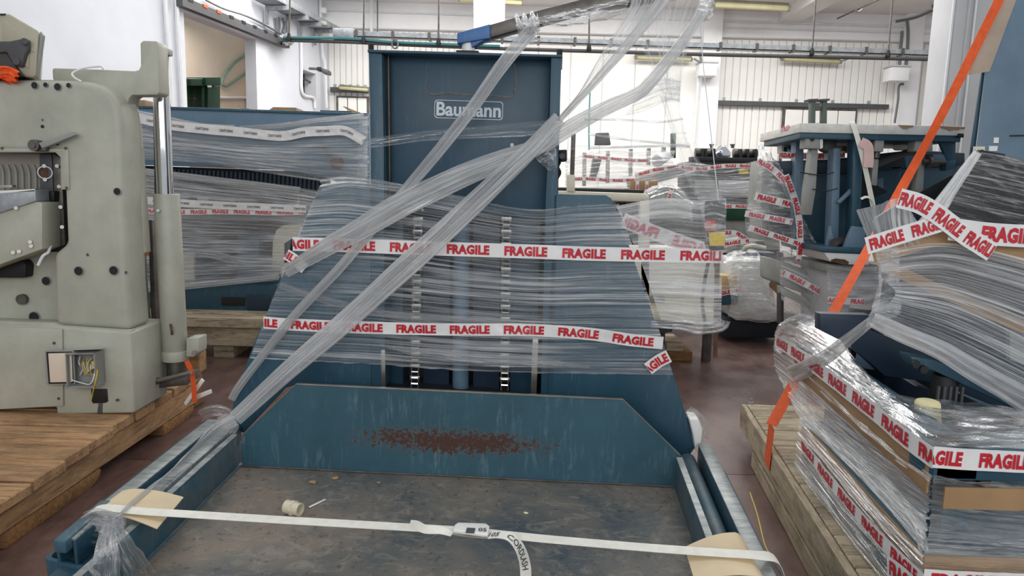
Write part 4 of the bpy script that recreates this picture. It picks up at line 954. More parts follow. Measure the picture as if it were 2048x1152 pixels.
# ---- knot and hanging tails at the front left bar
kp = TP(.19)(222, 1046)
film_rope('film_knot', [TP(.165)(170, 1042), TP(.19)(190, 1034), TP(.195)(215, 1040), TP(.18)(236, 1048), TP(.14)(205, 1072), TP(.09)(185, 1074)], .05, M_filmK, 50, 3, .8, seed=18, label='white film loop wound around the blue bar end', cat='stretch film')
b = MB(); b.sphere(kp, .032, 14, 10, (1, .8, 1.1))
for v in b.bm.verts: v.co += (v.co - kp) * .6 * nz(v.co.x * 60, v.co.y * 60, v.co.z * 60)
for f in b.bm.faces:
    for lp in f.loops: lp[b.uv].uv = (lp.vert.co.x * 6, lp.vert.co.z * 6)
b.out('film_knot', M_filmK, None, label='crumpled knot of film above the front left pocket', cat='stretch film')
WL = Pl(T0 + tA * .012, tA)
film_rope('film_tail', [kp, TP(.17)(214, 1076), WL(212, 1112), WL(208, 1165)], lambda t: .035 + .05 * t, M_filmK, 50, 4, .5, seed=19, label='left hanging tail of the film knot', cat='stretch film')
film_rope('film_tail', [kp, TP(.165)(234, 1070), WL(248, 1098), WL(282, 1165)], lambda t: .04 + .06 * t, M_filmK, 50, 4, .5, seed=21, label='right hanging tail of the film knot', cat='stretch film')
film_rope('film_tail', [TP(.16)(202, 1122), TP(.16)(184, 1126), TP(.15)(182, 1138), TP(.15)(196, 1152)], .014, M_filmK, 30, 1, .5, seed=22, label='small curled film end below the knot', cat='stretch film')
film_rope('film_scrap', [zp(400, 832, .03), zp(425, 822, .06), zp(450, 826, .05), zp(462, 850, .08)], .07, M_filmK, 40, 3, .7, seed=23, label='film scrap lying on the floor at the left foot of the side plate', cat='stretch film')
film_rope('film_knot', [TP(.19)(440, 846), TP(.2)(455, 838), TP(.17)(465, 850), TP(.15)(458, 866)], .05, M_filmK, 30, 3, .7, seed=24, label='film bunched at the lower tip of the left side plate', cat='stretch film')
# white foam wrapped on the lower right tip
b = MB(); fp = [Mp(x, y, -.03) for x, y in ((1378, 838), (1398, 838), (1406, 860), (1403, 886), (1390, 898), (1386, 870))]
b.prism(fp, nM * .1); b.out('foam_wrap', M_white, None, bev=.008, label='white foam padding at the lower right tip of the side plate', cat='padding')
film_rope('film_scrap', Mp.poly([(1374, 822), (1390, 832), (1404, 850), (1408, 880)], .02), .05, M_filmK, 30, 2, .5, seed=25, label='film scrap behind the white foam padding', cat='stretch film')
# ================================================================ left pallet
lp = thing('timber_pallet', 'thick orange-brown timber pallet under the grey-green cutting machine', 'pallet', V((-2.6, 3.2, 0)))
DZ = .235; XE = -1.85
ys = [2.18, 2.39, 2.587, 2.808, 3.0, 3.21, 3.42, 3.62, 3.83, 4.02, 4.2]
xe = [-1.81, -1.818, -1.825, -1.842, -1.852, -1.868, -1.864, -1.872, -1.872, -1.878]
for i, (y0, y1) in enumerate(zip(ys, ys[1:])):
    plank('plank', (-4.3, y0 + .003, DZ - .052), (xe[i], y0 + .003, DZ - .052), (0, y1 - y0 - .012, 0), (0, 0, .052 - .006 * (i % 3 == 1)), M_wood, lp, .006)
for x in (XE - .03 - .12, -2.7, -3.6): plank('beam', (x, 2.05, DZ - .172), (x, 4.12, DZ - .172), (.12, 0, 0), (0, 0, .118), M_wood, lp, .006)
def chamfer_block(x, y0, y1):
    b = MB(); b.prism([(x, y0 + .0, 0), (x, y1 - .09, 0), (x, y1 - .02, .02), (x, y1, .055), (x, y1 - .01, DZ - .174), (x, y0, DZ - .174)], (.12, 0, 0))
    return b.out('skid_block', M_woodend, lp, bev=.005)
for x in (XE - .15, -2.7): chamfer_block(x, 2.5, 3.13); chamfer_block(x, 3.72, 4.1)
plank('end_timber', (-2.4, 4.22, DZ - .02), (-1.90, 4.22, DZ - .02), (0, .11, 0), (0, 0, .13), M_wood, lp, .006)
plank('end_timber', (-2.4, 4.21, .0), (-1.93, 4.21, .0), (0, .12, 0), (0, 0, DZ - .03), M_woodend, lp, .006)
# ================================================================ paper cutter
YC = 3.40
CP = Pl((0, YC, 0), (0, 1, 0))
cut = thing('paper_cutter', 'big grey-green paper cutting machine with rounded shoulder standing on the left timber pallet', 'machine', V((-2.6, 3.6, DZ)))
def cpart(name, pts, dep, mat=None, off=0, bev=.006, seg=2, parent=None, label=None, ext=None, smooth=True):
    b = MB(); b.prism(CP.poly(pts, off), V(ext) if ext else V((0, dep, 0))); return b.out(name, mat or M_greygreen, parent or cut, bev=bev, seg=seg, label=label)
front = [(-60, 156), (150, 160), (180, 163), (203, 170), (220, 182), (232, 198), (239, 220), (243, 250), (247, 380), (254, 560), (262, 662), (109, 652), (104, 508), (131, 488), (123, 304), (-60, 304)]
cpart('body', front, .2, bev=.034, seg=5)
b = MB(); q = CP.poly([(-60, 158), (150, 161), (203, 172), (232, 200), (243, 260), (254, 560), (262, 662), (-60, 655)], .2); b.prism(q, V((-.02, .03, 0)))
b.out('seam_strip', M_greyd, cut)
q = CP.poly([(-60, 158), (150, 160), (205, 171), (233, 199), (244, 260), (255, 560), (264, 664), (-60, 655)], .225)
b = MB(); b.prism(q, V((.004, .2, .0))); b.out('rear_body', M_greygreen, cut, bev=.01)
b = MB(); b.prism(CP.poly([(-60, 300), (124, 304), (129, 508), (-60, 505)], .17), V((0, .01, 0))); b.out('recess_back', M_greyd, cut)
b = MB(); b.prism(CP.poly([(-60, 500), (118, 504), (122, 660), (-60, 655)], .14), V((0, .02, 0))); b.out('lower_wall', M_greygreen, cut)
cpart('base', [(-60, 648), (108, 653), (262, 664), (266, 740), (269, 827), (113, 829), (112, 815), (-60, 821)], .34, bev=.012, seg=3, off=-.03)
cpart('base_ledge', [(-60, 640), (106, 646), (120, 652), (262, 662), (258, 668), (-60, 656)], .05, bev=.006, off=-.025)
b = MB(); b.prism(CP.poly([(296, 440), (304, 440), (318, 764), (306, 770)], .38), V((0, .1, 0))); b.out('side_strip', M_dsteel, cut, bev=.002)
b = MB(); b.prism(CP.poly([(262, 290), (276, 290), (290, 505), (278, 515)], .16), V((0, .06, 0))); b.out('cover_strip', M_greygreen, cut, bev=.003)
cpart('base_cover', [(-60, 652), (124, 658), (126, 812), (-60, 822)], .01, bev=.003, off=-.042)
def disc(px, py, rpx, mat=M_black, off=-.002, name='hole', rim=True, dep=.003):
    c = CP(px, py, off); r = rpx / FPX * YC; b = MB()
    b.cyl(c, c - V((0, dep, 0)), r, 20); h = b.out(name, mat, cut)
    if rim: b = MB(); b.tubep(c + V((0, .004, 0)), c - V((0, dep + .001, 0)), r * 1.13, r * .98, 20); b.out('hole_rim', M_grey, h)
for x, y, r in ((70, 171, 6.5), (92, 170, 4.5), (116, 174, 6.8), (138, 171, 4.5), (235, 383, 7), (158, 542, 9), (228, 541, 9), (115, 287, 4)): disc(x, y, r)
disc(85, 253, 3, M_black, rim=False); disc(93, 562, 9, off=.138); disc(69, 634, 11, off=.138); disc(47, 598, 11, M_dsteel, .135, 'knob', False, .02)
for x, y in ((5, 297), (132, 297), (134, 376), (109, 686), (118, 797), (235, 800)): disc(x, y, 3, M_dsteel, -.04 if y > 600 else -.003, 'screw', False, .004)
for k, (x, y, r) in enumerate(((175, 510, 3), (283, 545, 3), (85, 240, 2))):
    b = MB(); c = CP(x, y, -.0012 if k != 1 else -.0012)
    if k == 1: c = CP(252, 545, -.0012)
    pts = [c + V((r / 418 * (1 + .5 * nz(i * .9, k, 0)) * math.cos(i * .52), 0, r / 380 * (1 + .6 * nz(i * 1.3, k, 3)) * math.sin(i * .52))) for i in range(12)]
    b.face(pts); b.out('paint_chip', M_dsteel, cut, smooth=False)
# lever handle
c = CP(72, 291, -.03); b = MB(); b.cyl(c + V((0, .03, 0)), c - V((0, .02, 0)), .026, 18); b.cyl(c - V((0, .02, 0)), c - V((0, .026, 0)), .014, 6); b.out('lever_hub', M_dsteel, cut)
b = MB(); b.prism(CP.poly([(76, 286), (144, 263), (151, 270), (84, 297)], -.05), V((0, .03, 0))); b.out('lever', M_grey, cut, bev=.004)
b = MB(); b.prism(CP.poly([(66, 296), (92, 294), (92, 302), (70, 303)], -.03), V((0, .03, 0))); b.out('lever_stop', M_dsteel, cut, bev=.003)
# clear cover, curved ribs, slide bar, bolts
b = MB(); b.prism(CP.poly([(-60, 296), (136, 298), (139, 379), (122, 379), (121, 315), (110, 304), (-60, 304)], -.006), V((0, .006, 0))); b.out('cover_plate', M_greygreen, cut, bev=.001)
b = MB(); b.prism(CP.poly([(-60, 306), (104, 308), (104, 378), (-60, 380)], .12), V((0, .01, 0))); b.out('inner_plate', plain('taupe_panel', (140, 132, 122), .5), cut)
for i in range(7):
    x = -12 + i * 13; b = MB(); b.tube([CP(x, 329, .115), CP(x + 5, 345, .11), CP(x + 6, 378, .112)], .005, 6); b.out('curved_rib', M_grey, cut)
b = MB(); b.tubep(CP(90, 345, .1), CP(90, 345, .085), .032, .027, 24); b.out('ring', M_chrome, cut)
b = MB(); b.cyl(CP(90, 345, .1), CP(90, 345, .092), .027, 24); b.out('ring_hole', M_rust, cut)
for x, y in ((88, 332), (90, 359), (114, 332), (118, 373), (121, 414), (124, 454)):
    b = MB(); b.cyl(CP(x, y, .1), CP(x, y, .085), .009, 10); b.out('bolt_head', M_steel, cut)
b = MB(); b.prism(CP.poly([(105, 306), (122, 316), (130, 490), (112, 494)], .1), V((0, .05, 0))); b.out('slide_bar', M_dsteel, cut, bev=.003)
b = MB(); b.prism(CP.poly([(78, 308), (103, 308), (107, 400), (80, 396)], .1), V((0, .03, 0))); b.out('slide_block', M_greyd, cut, bev=.004)
b = MB(); b.prism(CP.poly([(82, 382), (108, 382), (108, 402), (84, 402)], .06), V((0, .06, 0))); b.out('clamp', M_black, cut, bev=.005)
b = MB(); b.prism(CP.poly([(94, 404), (99, 404), (103, 462), (99, 464)], .08), V((0, .005, 0))); sc_ = b.out('scale', M_white, cut)
for i in range(6):
    b = MB(); y = 410 + i * 8; b.prism(CP.poly([(95 + i * .7, y), (98 + i * .7, y), (98 + i * .7, y + 3), (95 + i * .7, y + 3)], .077), V((0, .002, 0))); b.out('mark', M_dink, sc_)
b = MB(); b.tube([CP(101, 492, .03), CP(96, 505, 0), CP(86, 512, -.02), CP(76, 531, -.03)], .007, 6); b.out('loose_wire', M_wirew, cut)
b = MB(); b.tube([CP(86, 440, .06), CP(90, 452, .04), CP(97, 458, .06), CP(104, 450, .08)], .003, 6); b.out('loose_wire', M_wirew, cut)
# side table
b = MB(); b.prism(CP.poly([(-60, 393), (70, 379), (72, 402), (-60, 445)], -.05), V((0, .1, 0))); b.out('table_edge', M_galv, cut, bev=.002)
b = MB(); b.prism([CP(-60, 385, -.05), CP(70, 378, -.05), CP(70, 378, .12), CP(-60, 380, .12)], V((0, 0, -.012))); b.out('table_top', M_white, cut, bev=.002)
b = MB(); b.prism(CP.poly([(-60, 445), (72, 403), (84, 406), (84, 498), (-60, 551)], -.04), V((0, .14, 0))); b.out('table_apron', M_greygreen, cut, bev=.004)
b = MB(); b.prism(CP.poly([(-20, 370), (24, 370), (24, 376), (-20, 376)], .0), V((0, .03, 0))); b.out('table_bracket', M_steel, cut, bev=.002)
b = MB(); b.prism(CP.poly([(-60, 540), (44, 520), (52, 530), (50, 556), (-60, 556)], .08), V((0, .1, 0))); b.out('motor_box', M_black, cut, bev=.01)
for x, y in ((32, 416), (62, 492), (26, 505), (38, 503), (60, 484)):
    b = MB(); b.cyl(CP(x, y, -.038), CP(x, y, -.052), .009, 8); b.out('screw', M_steel, cut)
# arm with upright nose, chrome piston, cylinder
cpart('arm', [(104, 139), (107, 136), (200, 139), (268, 142), (277, 140), (281, 132), (280, 86), (286, 81), (313, 82), (316, 92), (318, 185), (314, 190), (264, 190), (258, 196), (245, 260), (150, 200), (105, 158)], .1, bev=.008, seg=2, off=.1)
b = MB(); b.prism(CP.poly([(313, 84), (327, 93), (327, 106), (319, 106), (316, 190), (310, 190)], .19), V((0, .1, 0))); b.out('arm_nose', M_greygreen, cut, bev=.005)
b = MB(); b.cyl(CP(320, 106, .3), CP(331, 392, .3), .0405, 24); b.out('piston_rod', M_chrome, cut)
b = MB(); b.prism(CP.poly([(306, 195), (315, 190), (318, 388), (309, 388)], .34), V((0, .02, 0))); b.out('rear_guide', M_dsteel, cut)
b = MB(); b.cyl(CP(333, 388, .3), CP(351, 718, .3), .0635, 32); b.out('cylinder', M_greygreen, cut, bev=.004)
b = MB(); b.cyl(CP(350, 700, .3), CP(351, 720, .3), .068, 32); b.out('collar', M_greygreen, cut, bev=.003)
b = MB(); b.prism(CP.poly([(372, 677), (398, 675), (398, 705), (388, 714), (372, 714)], .26), V((0, .1, 0))); b.out('clamp_lug', M_greygreen, cut, bev=.006)
b = MB(); b.cyl(CP(388, 706, .25), CP(388, 706, .22), .012, 8); b.out('clamp_bolt', M_dsteel, cut)
b = MB(); b.cyl(CP(352, 720, .3), CP(353, 752, .3), .048, 24); b.out('cylinder_foot', M_dsteel, cut)
b = MB(); b.prism(CP.poly([(305, 764), (372, 752), (374, 770), (306, 778)], .22), V((0, .16, 0))); b.out('foot_plate', M_dsteel, cut, bev=.003)
b = MB(); b.cyl(CP(303, 764, .2), CP(382, 745, .16), .011, 12); b.out('tie_bolt', M_steel, cut)
b = MB(); b.cyl(CP(310, 763, .2), CP(318, 761, .2), .018, 8); b.out('nut', M_dsteel, cut)
b = MB(); b.cyl(CP(316, 421, .23), CP(316, 421, .215), .008, 8); b.out('grease_nipple', M_chrome, cut)
b = MB(); b.tube([CP(341, 648, .232), CP(343, 660, .222), CP(344, 669, .232)], .006, 5); b.out('scar', M_rust, cut)
# operator console, tipped back on top
con = thing('operator_console', 'beige-grey operator console tipped back on top of the cutting machine', 'console', CP(40, 155, -.02))
def kpart(name, pts, dep, mat, off, bev=.006): b = MB(); b.prism(CP.poly(pts, off), V((0, dep, 0))); return b.out(name, mat, con, bev=bev, seg=3)
M_con = plain('console_plastic', (176, 170, 150), .45, var=.06)
b = MB(); b.prism(CP.poly([(-60, 26), (18, 27), (78, 62), (72, 152), (66, 155), (40, 152), (-60, 150)], 0), V((-.12, .22, 0))); b.out('housing', M_con, con, bev=.01, seg=3)
kpart('side_skirt', [(79, 62), (86, 71), (74, 154), (68, 156)], .02, M_grey, .012, .004)
kpart('door_panel', [(6, 42), (12, 44), (52, 77), (57, 85), (56, 138), (8, 82), (4, 72)], .01, M_con, -.008, .003)
kpart('bracket', [(-60, 82), (18, 82), (48, 76), (54, 80), (54, 100), (50, 108), (46, 122), (42, 132), (34, 134), (22, 122), (12, 104), (-60, 110)], .03, M_greyd, -.03, .008)
kpart('lower_body', [(-60, 104), (12, 104), (34, 136), (46, 152), (-60, 154)], .1, plain('console_dark_plastic', (66, 62, 60), .6), -.015, .008)  # lower body in a darker plastic than the housing
for x, y in ((51, 84), (35, 124)):
    b = MB(); c = CP(x, y, -.03); b.cyl(c, c - V((0, .012, 0)), .016, 20); b.out('pivot_cap', M_greyd, con, bev=.002)
b = MB(); c = CP(69, 103, 0); b.cyl(c, c - V((0, .004, 0)), .005, 8); b.out('screw', M_chrome, con)
for i in range(4):
    b = MB(); b.prism(CP.poly([(-8 + i * 5, 27), (-5 + i * 5, 27), (-6 + i * 5, 31), (-9 + i * 5, 31)], -.004), V((0, .01, 0))); b.out('vent_slot', M_black, con)
# orange webbing heap
hp = thing('ratchet_strap', 'crumpled orange strap heap lying on top of the cutting machine by the console', 'strap', CP(10, 156, -.04))
for k in range(5):
    P_ = [CP(-30 + 16 * i + 5 * nz(i, k, 3), 152 - 14 * abs(nz(i * .8, k, 5)) - (3 - k) * 2 + max(0, i - 2) * 4, -.05 + .012 * k) for i in range(5)]
    film_rope('webbing', P_, .05, M_orange, 30, 2, .5, seed=k, parent=hp)
cable('thin white wire bent on the shoulder of the cutting machine', [CP(163, 163, -.005), CP(150, 156, -.01), CP(144, 148, 0), CP(152, 142, .02), CP(170, 136, .04), CP(200, 133, .06), CP(206, 138, .06)], .0045, M_wirew, 'wire', 'wire')
# junction box with its lid open
jb = thing('junction_box', 'grey junction box with open lid and loose wires on the base of the cutting machine', 'box', CP(180, 740, -.06))
def jpart(name, pts, dep, mat, off, bev=.002): b = MB(); b.prism(CP.poly(pts, off), V((0, dep, 0))); return b.out(name, mat, jb, bev=bev)
jpart('lid', [(89, 702), (147, 700), (150, 769), (93, 770)], .012, M_grey, -.085); jpart('lid_seal', [(92, 704), (144, 703), (147, 767), (97, 768)], .003, M_black, -.088); jpart('lid_panel', [(96, 707), (143, 706), (145, 764), (100, 765)], .004, M_beige, -.091)
b = MB()
o4 = [(148, 701), (206, 699), (209, 767), (151, 768)]
jpart('box_back', o4, .004, M_grey, -.045)
for (xa, ya), (xb, yb) in zip(o4, o4[1:] + o4[:1]):
    p, q = CP(xa, ya, -.045), CP(xb, yb, -.045); cen = CP(178, 734, -.045); inn = ((cen - (p + q) / 2)).normalized() * .006
    b.box(p, q - p, inn, V((0, -.07, 0)))
b.out('box_wall', M_grey, jb, bev=.001, seg=1)
b = MB(); b.prism([CP(148, 700, -.116), CP(206, 698, -.116), CP(206, 698, -.04), CP(150, 700, -.04)], V((0, 0, .006))); b.out('box_lip', M_greygreen, jb)
jpart('terminal_strip', [(168, 736), (186, 726), (192, 734), (174, 745)], .02, M_white, -.08); jpart('ground_terminal', [(181, 724), (188, 721), (193, 732), (187, 735)], .02, M_yellow, -.082)
for k in range(9):
    a = (160 + k * 4 % 30, 712 + k * 3 % 14); P_ = [CP(a[0], a[1], -.06), CP(158 + k * 3, 726 + 4 * math.sin(k), -.085), CP(165 + k * 2, 738 + k % 3 * 4, -.08), CP(160 + k * 4, 750, -.07)]
    b = MB(); b.tube(P_, .0024, 5); b.out('wire', (M_wirew, M_wire, M_yellow)[k % 3], jb)
b = MB(); b.tube([CP(194, 736, -.09), CP(194, 748, -.12), CP(189, 770, -.125), CP(182, 802, -.05)], .0028, 5); b.out('hanging_wire', M_yellow, jb)
b = MB(); b.tube([CP(190, 738, -.09), CP(188, 752, -.12), CP(180, 768, -.12), CP(160, 765, -.1), CP(144, 760, -.1)], .0028, 5); b.out('hanging_wire', M_wirew, jb)
cpart('cable_opening', [(182, 778), (214, 778), (216, 803), (210, 806), (186, 807), (183, 802)], .004, M_black, -.033, .001)
cpart('cable_slot', [(197, 806), (205, 806), (204, 827), (194, 827)], .004, M_greyd, -.033, .001)
# orange strap end and white corner protector on the pallet corner
b = MB()
os_ = thing('ratchet_strap', 'short orange strap end looped over the corner of the left pallet', 'strap', zp(388, 800, .05))
P4 = Pl((0, 3.62, 0), (0, 1, 0))
ribbon(P4.poly([(373, 722), (381, 738), (386, 760), (388, 780), (389, 804)], 0), .026, V((1, 0, 0)), M_orange, 'webbing', os_, 30)
wp = thing('corner_protector', 'white angle strip tucked under the orange strap at the pallet corner', 'protector', zp(390, 800, .1))
b = MB(); b.prism(P4.poly([(367, 806), (402, 757), (408, 763), (372, 812)], .03), V((0, .012, 0))); b.out('angle_strip', M_white, wp, bev=.002)
b = MB(); b.prism(P4.poly([(392, 790), (421, 779), (423, 787), (392, 800)], .04), V((0, .012, 0))); b.out('angle_strip', M_white, wp, bev=.002)
# green cable hints and orange straps beyond the cutter
for k, (pts, m_, lab) in enumerate((([(287, 478), (292, 500), (293, 512)], M_orange, 'upper orange strap glimpsed between cutter and cylinder'), ([(302, 524), (310, 540), (308, 556)], M_orange, 'middle orange strap glimpsed between cutter and cylinder'), ([(308, 565), (314, 585), (316, 592)], M_orange, 'lower orange strap glimpsed between cutter and cylinder'), ([(310, 588), (317, 600), (320, 618)], M_bluebright, 'blue strap glimpsed between cutter and cylinder'))):
    o_ = thing('hanging_strap', lab, 'strap', yp(*pts[-1], 4.3)); ribbon([yp(x, y, 4.3) for x, y in pts], .034, V((1, 0, 0)), m_, 'webbing', o_, 16)
# ================================================================ blue wrapped machine behind, left
YB1 = 5.75
BP = Pl((0, YB1, 0), (0, 1, 0))
lb = thing('wrapped_machine', 'long blue machine wrapped in film on a timber pallet behind the cutting machine', 'machine', V((-2.5, 6.2, .33)))
def bpart(name, pts, dep, mat, off=0, bev=.006, label=None): b = MB(); b.prism(BP.poly(pts, off), V((0, dep, 0))); return b.out(name, mat, lb, bev=bev, label=label)
bpart('upper_board', [(150, 210), (400, 219), (738, 231), (738, 372), (700, 372), (640, 352), (560, 340), (440, 335), (300, 330), (150, 326)], .12, M_bluelight, 0)
bpart('board_cap', [(150, 207), (735, 226), (735, 232), (150, 213)], .2, M_blue, -.01)
bpart('slat_backing', [(150, 326), (660, 345), (660, 392), (150, 384)], .02, M_void, .12, 0)
src = None
for i in range(52):
    x = 190 + i * 8.7; p = BP(x, 332 + i * .35, .1); q = BP(x, 384 + i * .2, .1)
    if src is None: b = MB(); b.box(p, q - p, V((.022, 0, 0)), V((0, .03, 0))); src = b.out('slat', M_dkblue, lb); s0 = src.location.copy(); p00 = p.copy()
    else: o = src.copy(); COL.objects.link(o); o.location = s0 + (p - p00)
bpart('end_panel', [(628, 372), (740, 372), (740, 640), (560, 640)], .05, M_blue, .3)
bpart('shelf_panel', [(150, 376), (640, 392), (640, 444), (150, 440)], .1, M_colgrey, .2)
for k, (x0, y0, x1, y1, m_) in enumerate(((380, 385, 394, 400, M_greyd), (394, 384, 412, 402, M_white), (436, 375, 450, 384, M_green), (440, 384, 449, 396, M_white), (452, 376, 480, 392, M_rust), (560, 384, 572, 412, M_bluelight), (590, 382, 596, 414, M_white), (330, 378, 372, 404, M_white), (480, 398, 540, 412, M_greyd), (420, 398, 470, 408, M_dsteel), (500, 380, 512, 396, M_colgrey))):
    bpart(('gauge', 'box', 'green_switch', 'label_plate', 'motor_cover', 'pipe_guard', 'white_bar', 'panel_cover', 'drive_cover', 'rail', 'lever')[k], [(x0, y0), (x1, y0), (x1, y1), (x0, y1)], .06, m_, .13, .004)
bpart('red_lever', [(490, 376), (494, 376), (486, 396), (482, 395)], .02, M_redp, .1, .002)
bpart('middle_beam', [(150, 436), (640, 444), (640, 470), (150, 462)], .1, M_greyd, .1)
bpart('blue_panel', [(150, 460), (440, 466), (440, 570), (150, 564)], .05, M_blue, .15); bpart('blue_panel', [(474, 466), (560, 468), (560, 575), (474, 572)], .05, M_bluelight, .15)
bpart('dark_opening', [(440, 466), (474, 466), (474, 572), (440, 570)], .02, M_void, .18, 0); bpart('dark_opening', [(518, 478), (545, 478), (545, 512), (518, 512)], .02, M_void, .13, 0)
bpart('cream_panel', [(365, 505), (388, 505), (388, 580), (365, 580)], .04, M_cream, .12)
bpart('cream_guard', [(543, 540), (545, 480), (552, 460), (566, 451), (600, 450), (600, 540)], .08, M_cream, .02, .01)
bpart('base_beam', [(150, 560), (620, 572), (600, 632), (150, 625)], .3, M_blue, .0)
bpart('fork_opening', [(443, 594), (490, 595), (489, 612), (443, 611)], .01, M_black, -.006, .001)
bpart('weld_plate', [(492, 590), (540, 592), (535, 625), (495, 625)], .02, M_dkblue, -.01, .003)
b = MB(); c = BP(672, 326, -.05); b.cyl(c, c + V((0, .06, 0)), .05, 18); b.out('handwheel', M_rust, lb, bev=.006)
b = MB(); b.cyl(BP(644, 286, -.03), BP(662, 316, -.04), .012, 8); b.out('crank_rod', M_dsteel, lb)
# its pallet
lp2 = thing('timber_pallet', 'pale timber pallet under the blue machine behind the cutting machine', 'pallet', V((-2.5, 5.7, 0)))
a, c = zp(200, 690, .1).y, 0
for k, (y0, y1, z0, z1) in enumerate(((5.42, 5.55, .25, .33), (5.56, 5.70, .25, .335), (5.71, 5.9, .25, .33), (5.91, 6.1, .25, .33), (6.11, 6.3, .25, .33))):
    plank('plank', (-4.3, y0, z0), (-1.5, y0, z0), (0, y1 - y0 - .006, 0), (0, 0, z1 - z0), M_woodg, lp2)
plank('beam', (-4.3, 5.44, .1), (-1.5, 5.44, .1), (0, .12, 0), (0, 0, .15), M_woodg, lp2, .006)
plank('beam', (-4.3, 6.1, .1), (-1.5, 6.1, .1), (0, .12, 0), (0, 0, .15), M_woodg, lp2, .006)
for x in (-3.9, -3.1, -2.34, -1.7):
    b = MB(); b.abox(x, x + .16, 5.46, 6.2, 0, .1); b.out('skid_block', M_woodg, lp2, bev=.006)
# bits lying on top
for k, (pts, m_, lab, nm) in enumerate((([(535, 222), (546, 214), (592, 215), (594, 222)], M_cardb, 'flat brown cardboard piece on top of the blue machine', 'cardboard_sheet'), ([(684, 212), (690, 213), (718, 224), (706, 227)], M_bw, 'small tilted wooden offcut on top of the blue machine', 'wood_offcut'), ([(268, 200), (290, 200), (290, 214), (268, 213)], M_cardb, 'brown carton seen between the arm and the body of the cutter', 'carton'), ([(480, 217), (498, 217), (498, 222), (480, 222)], M_greyd, 'small dark box on top edge of the blue machine', 'box'), ([(640, 220), (700, 222), (700, 230), (640, 228)], M_blue, 'blue strip lying on top of the blue machine', 'strip'))):
    b = MB(); b.prism(BP.poly(pts, .08), V((0, .2, 0))); b.out(nm, m_, None, bev=.004, label=lab, cat=nm.split('_')[0] if '_' in nm else nm)
# wrap
FB = -.06
film_obj('stretch_film', [BP.poly([(262, 220), (310, 232), (400, 250), (480, 256), (560, 250), (640, 240), (735, 232)], FB), BP.poly([(262, 262), (400, 272), (560, 286), (735, 280)], FB), BP.poly([(262, 318), (400, 326), (520, 344), (640, 362), (735, 372)], FB)], M_filmW, 80, 70, .008, 36, 3, 31, label='film draped in swags over the upper blue board', cat='stretch film')
film_obj('stretch_film', [BP.poly([(262, 332), (350, 345), (450, 358), (560, 370), (640, 382)], FB), BP.poly([(262, 400), (400, 408), (640, 420)], FB), BP.poly([(262, 470), (400, 470), (600, 478)], FB), BP.poly([(262, 530), (400, 520), (590, 530)], FB), BP.poly([(262, 582), (380, 574), (480, 566), (560, 556)], FB)], M_filmW, 80, 120, .008, 60, 3, 32, label='streaky film around the middle of the blue machine behind the cylinder', cat='stretch film')
film_obj('stretch_film', [BP.poly([(718, 228), (738, 228)], FB - .02), BP.poly([(716, 300), (738, 300)], FB - .02), BP.poly([(714, 372), (740, 376)], FB - .02)], M_filmK, 14, 60, .012, 20, 3, 33, label='crumpled film on the right-hand end of the upper blue board', cat='stretch film')
for k, (pts, w_, lab) in enumerate((([(262, 224), (330, 238), (400, 252), (470, 256)], .05, 'grey film hem sagging along the upper blue board'), ([(480, 256), (560, 251), (640, 240), (728, 231)], .035, 'film hem rising to the right end of the upper blue board'), ([(300, 505), (370, 506), (420, 508), (470, 520), (560, 526)], .07, 'bright gathered film rope across the blue machine'), ([(280, 580), (380, 572), (480, 562), (558, 554)], .05, 'lower film edge stretched above the base beam'), ([(262, 340), (350, 350), (450, 362), (600, 380)], .05, 'film hem below the dark slats'))):
    film_rope('film_hem', BP.poly(pts, FB - .02), w_, M_filmK if k in (2,) else M_filmR, 60, 3, .4, seed=40 + k, label=lab, cat='stretch film')
def logo_tape(label, pts, width, pitch):
    o = tape(label, pts, width, M_tape, M_dink, pitch=pitch, word='CANTORINI', hfrac=.28, ffrac=.55, start=.1, wrinkle=.004, name='printed_tape', inkbold=.02)
    o.name = 'printed_tape'
    return o
logo_tape('white printed tape twisting along the swag of the upper blue board', BP.poly([(268, 234), (340, 250), (410, 258), (480, 264), (560, 272), (610, 264), (650, 262), (690, 262), (728, 282)], FB - .03), .075, .19)
logo_tape('white printed tape around the middle of the blue machine', BP.poly([(280, 400), (360, 406), (450, 411), (540, 415), (612, 418)], FB - .03), .06, .187)
tape('pale fragile tape just under the printed tape of the blue machine', BP.poly([(290, 422), (360, 424), (450, 423), (540, 425), (608, 424)], FB - .025), .045, M_tape, M_reddull, pitch=.172, start=.02)
# ================================================================ behind, right of the mast
def wrapbox(name, P, pts, dep, mat, parent, bev=.01): b = MB(); b.prism(P.poly(pts), V((0, dep, 0))); return b.out(name, mat, parent, bev=bev)
def block(P, parent):
    def f(name, pts, dep, mat, off=0, bev=.006, label=None):
        if len(pts) == 2: (x0, y0), (x1, y1) = pts; pts = [(x0, y0), (x1, y0), (x1, y1), (x0, y1)]
        b = MB(); b.prism(P.poly(pts, off), V((0, dep, 0))); return b.out(name, mat, parent, bev=bev, label=label)
    return f
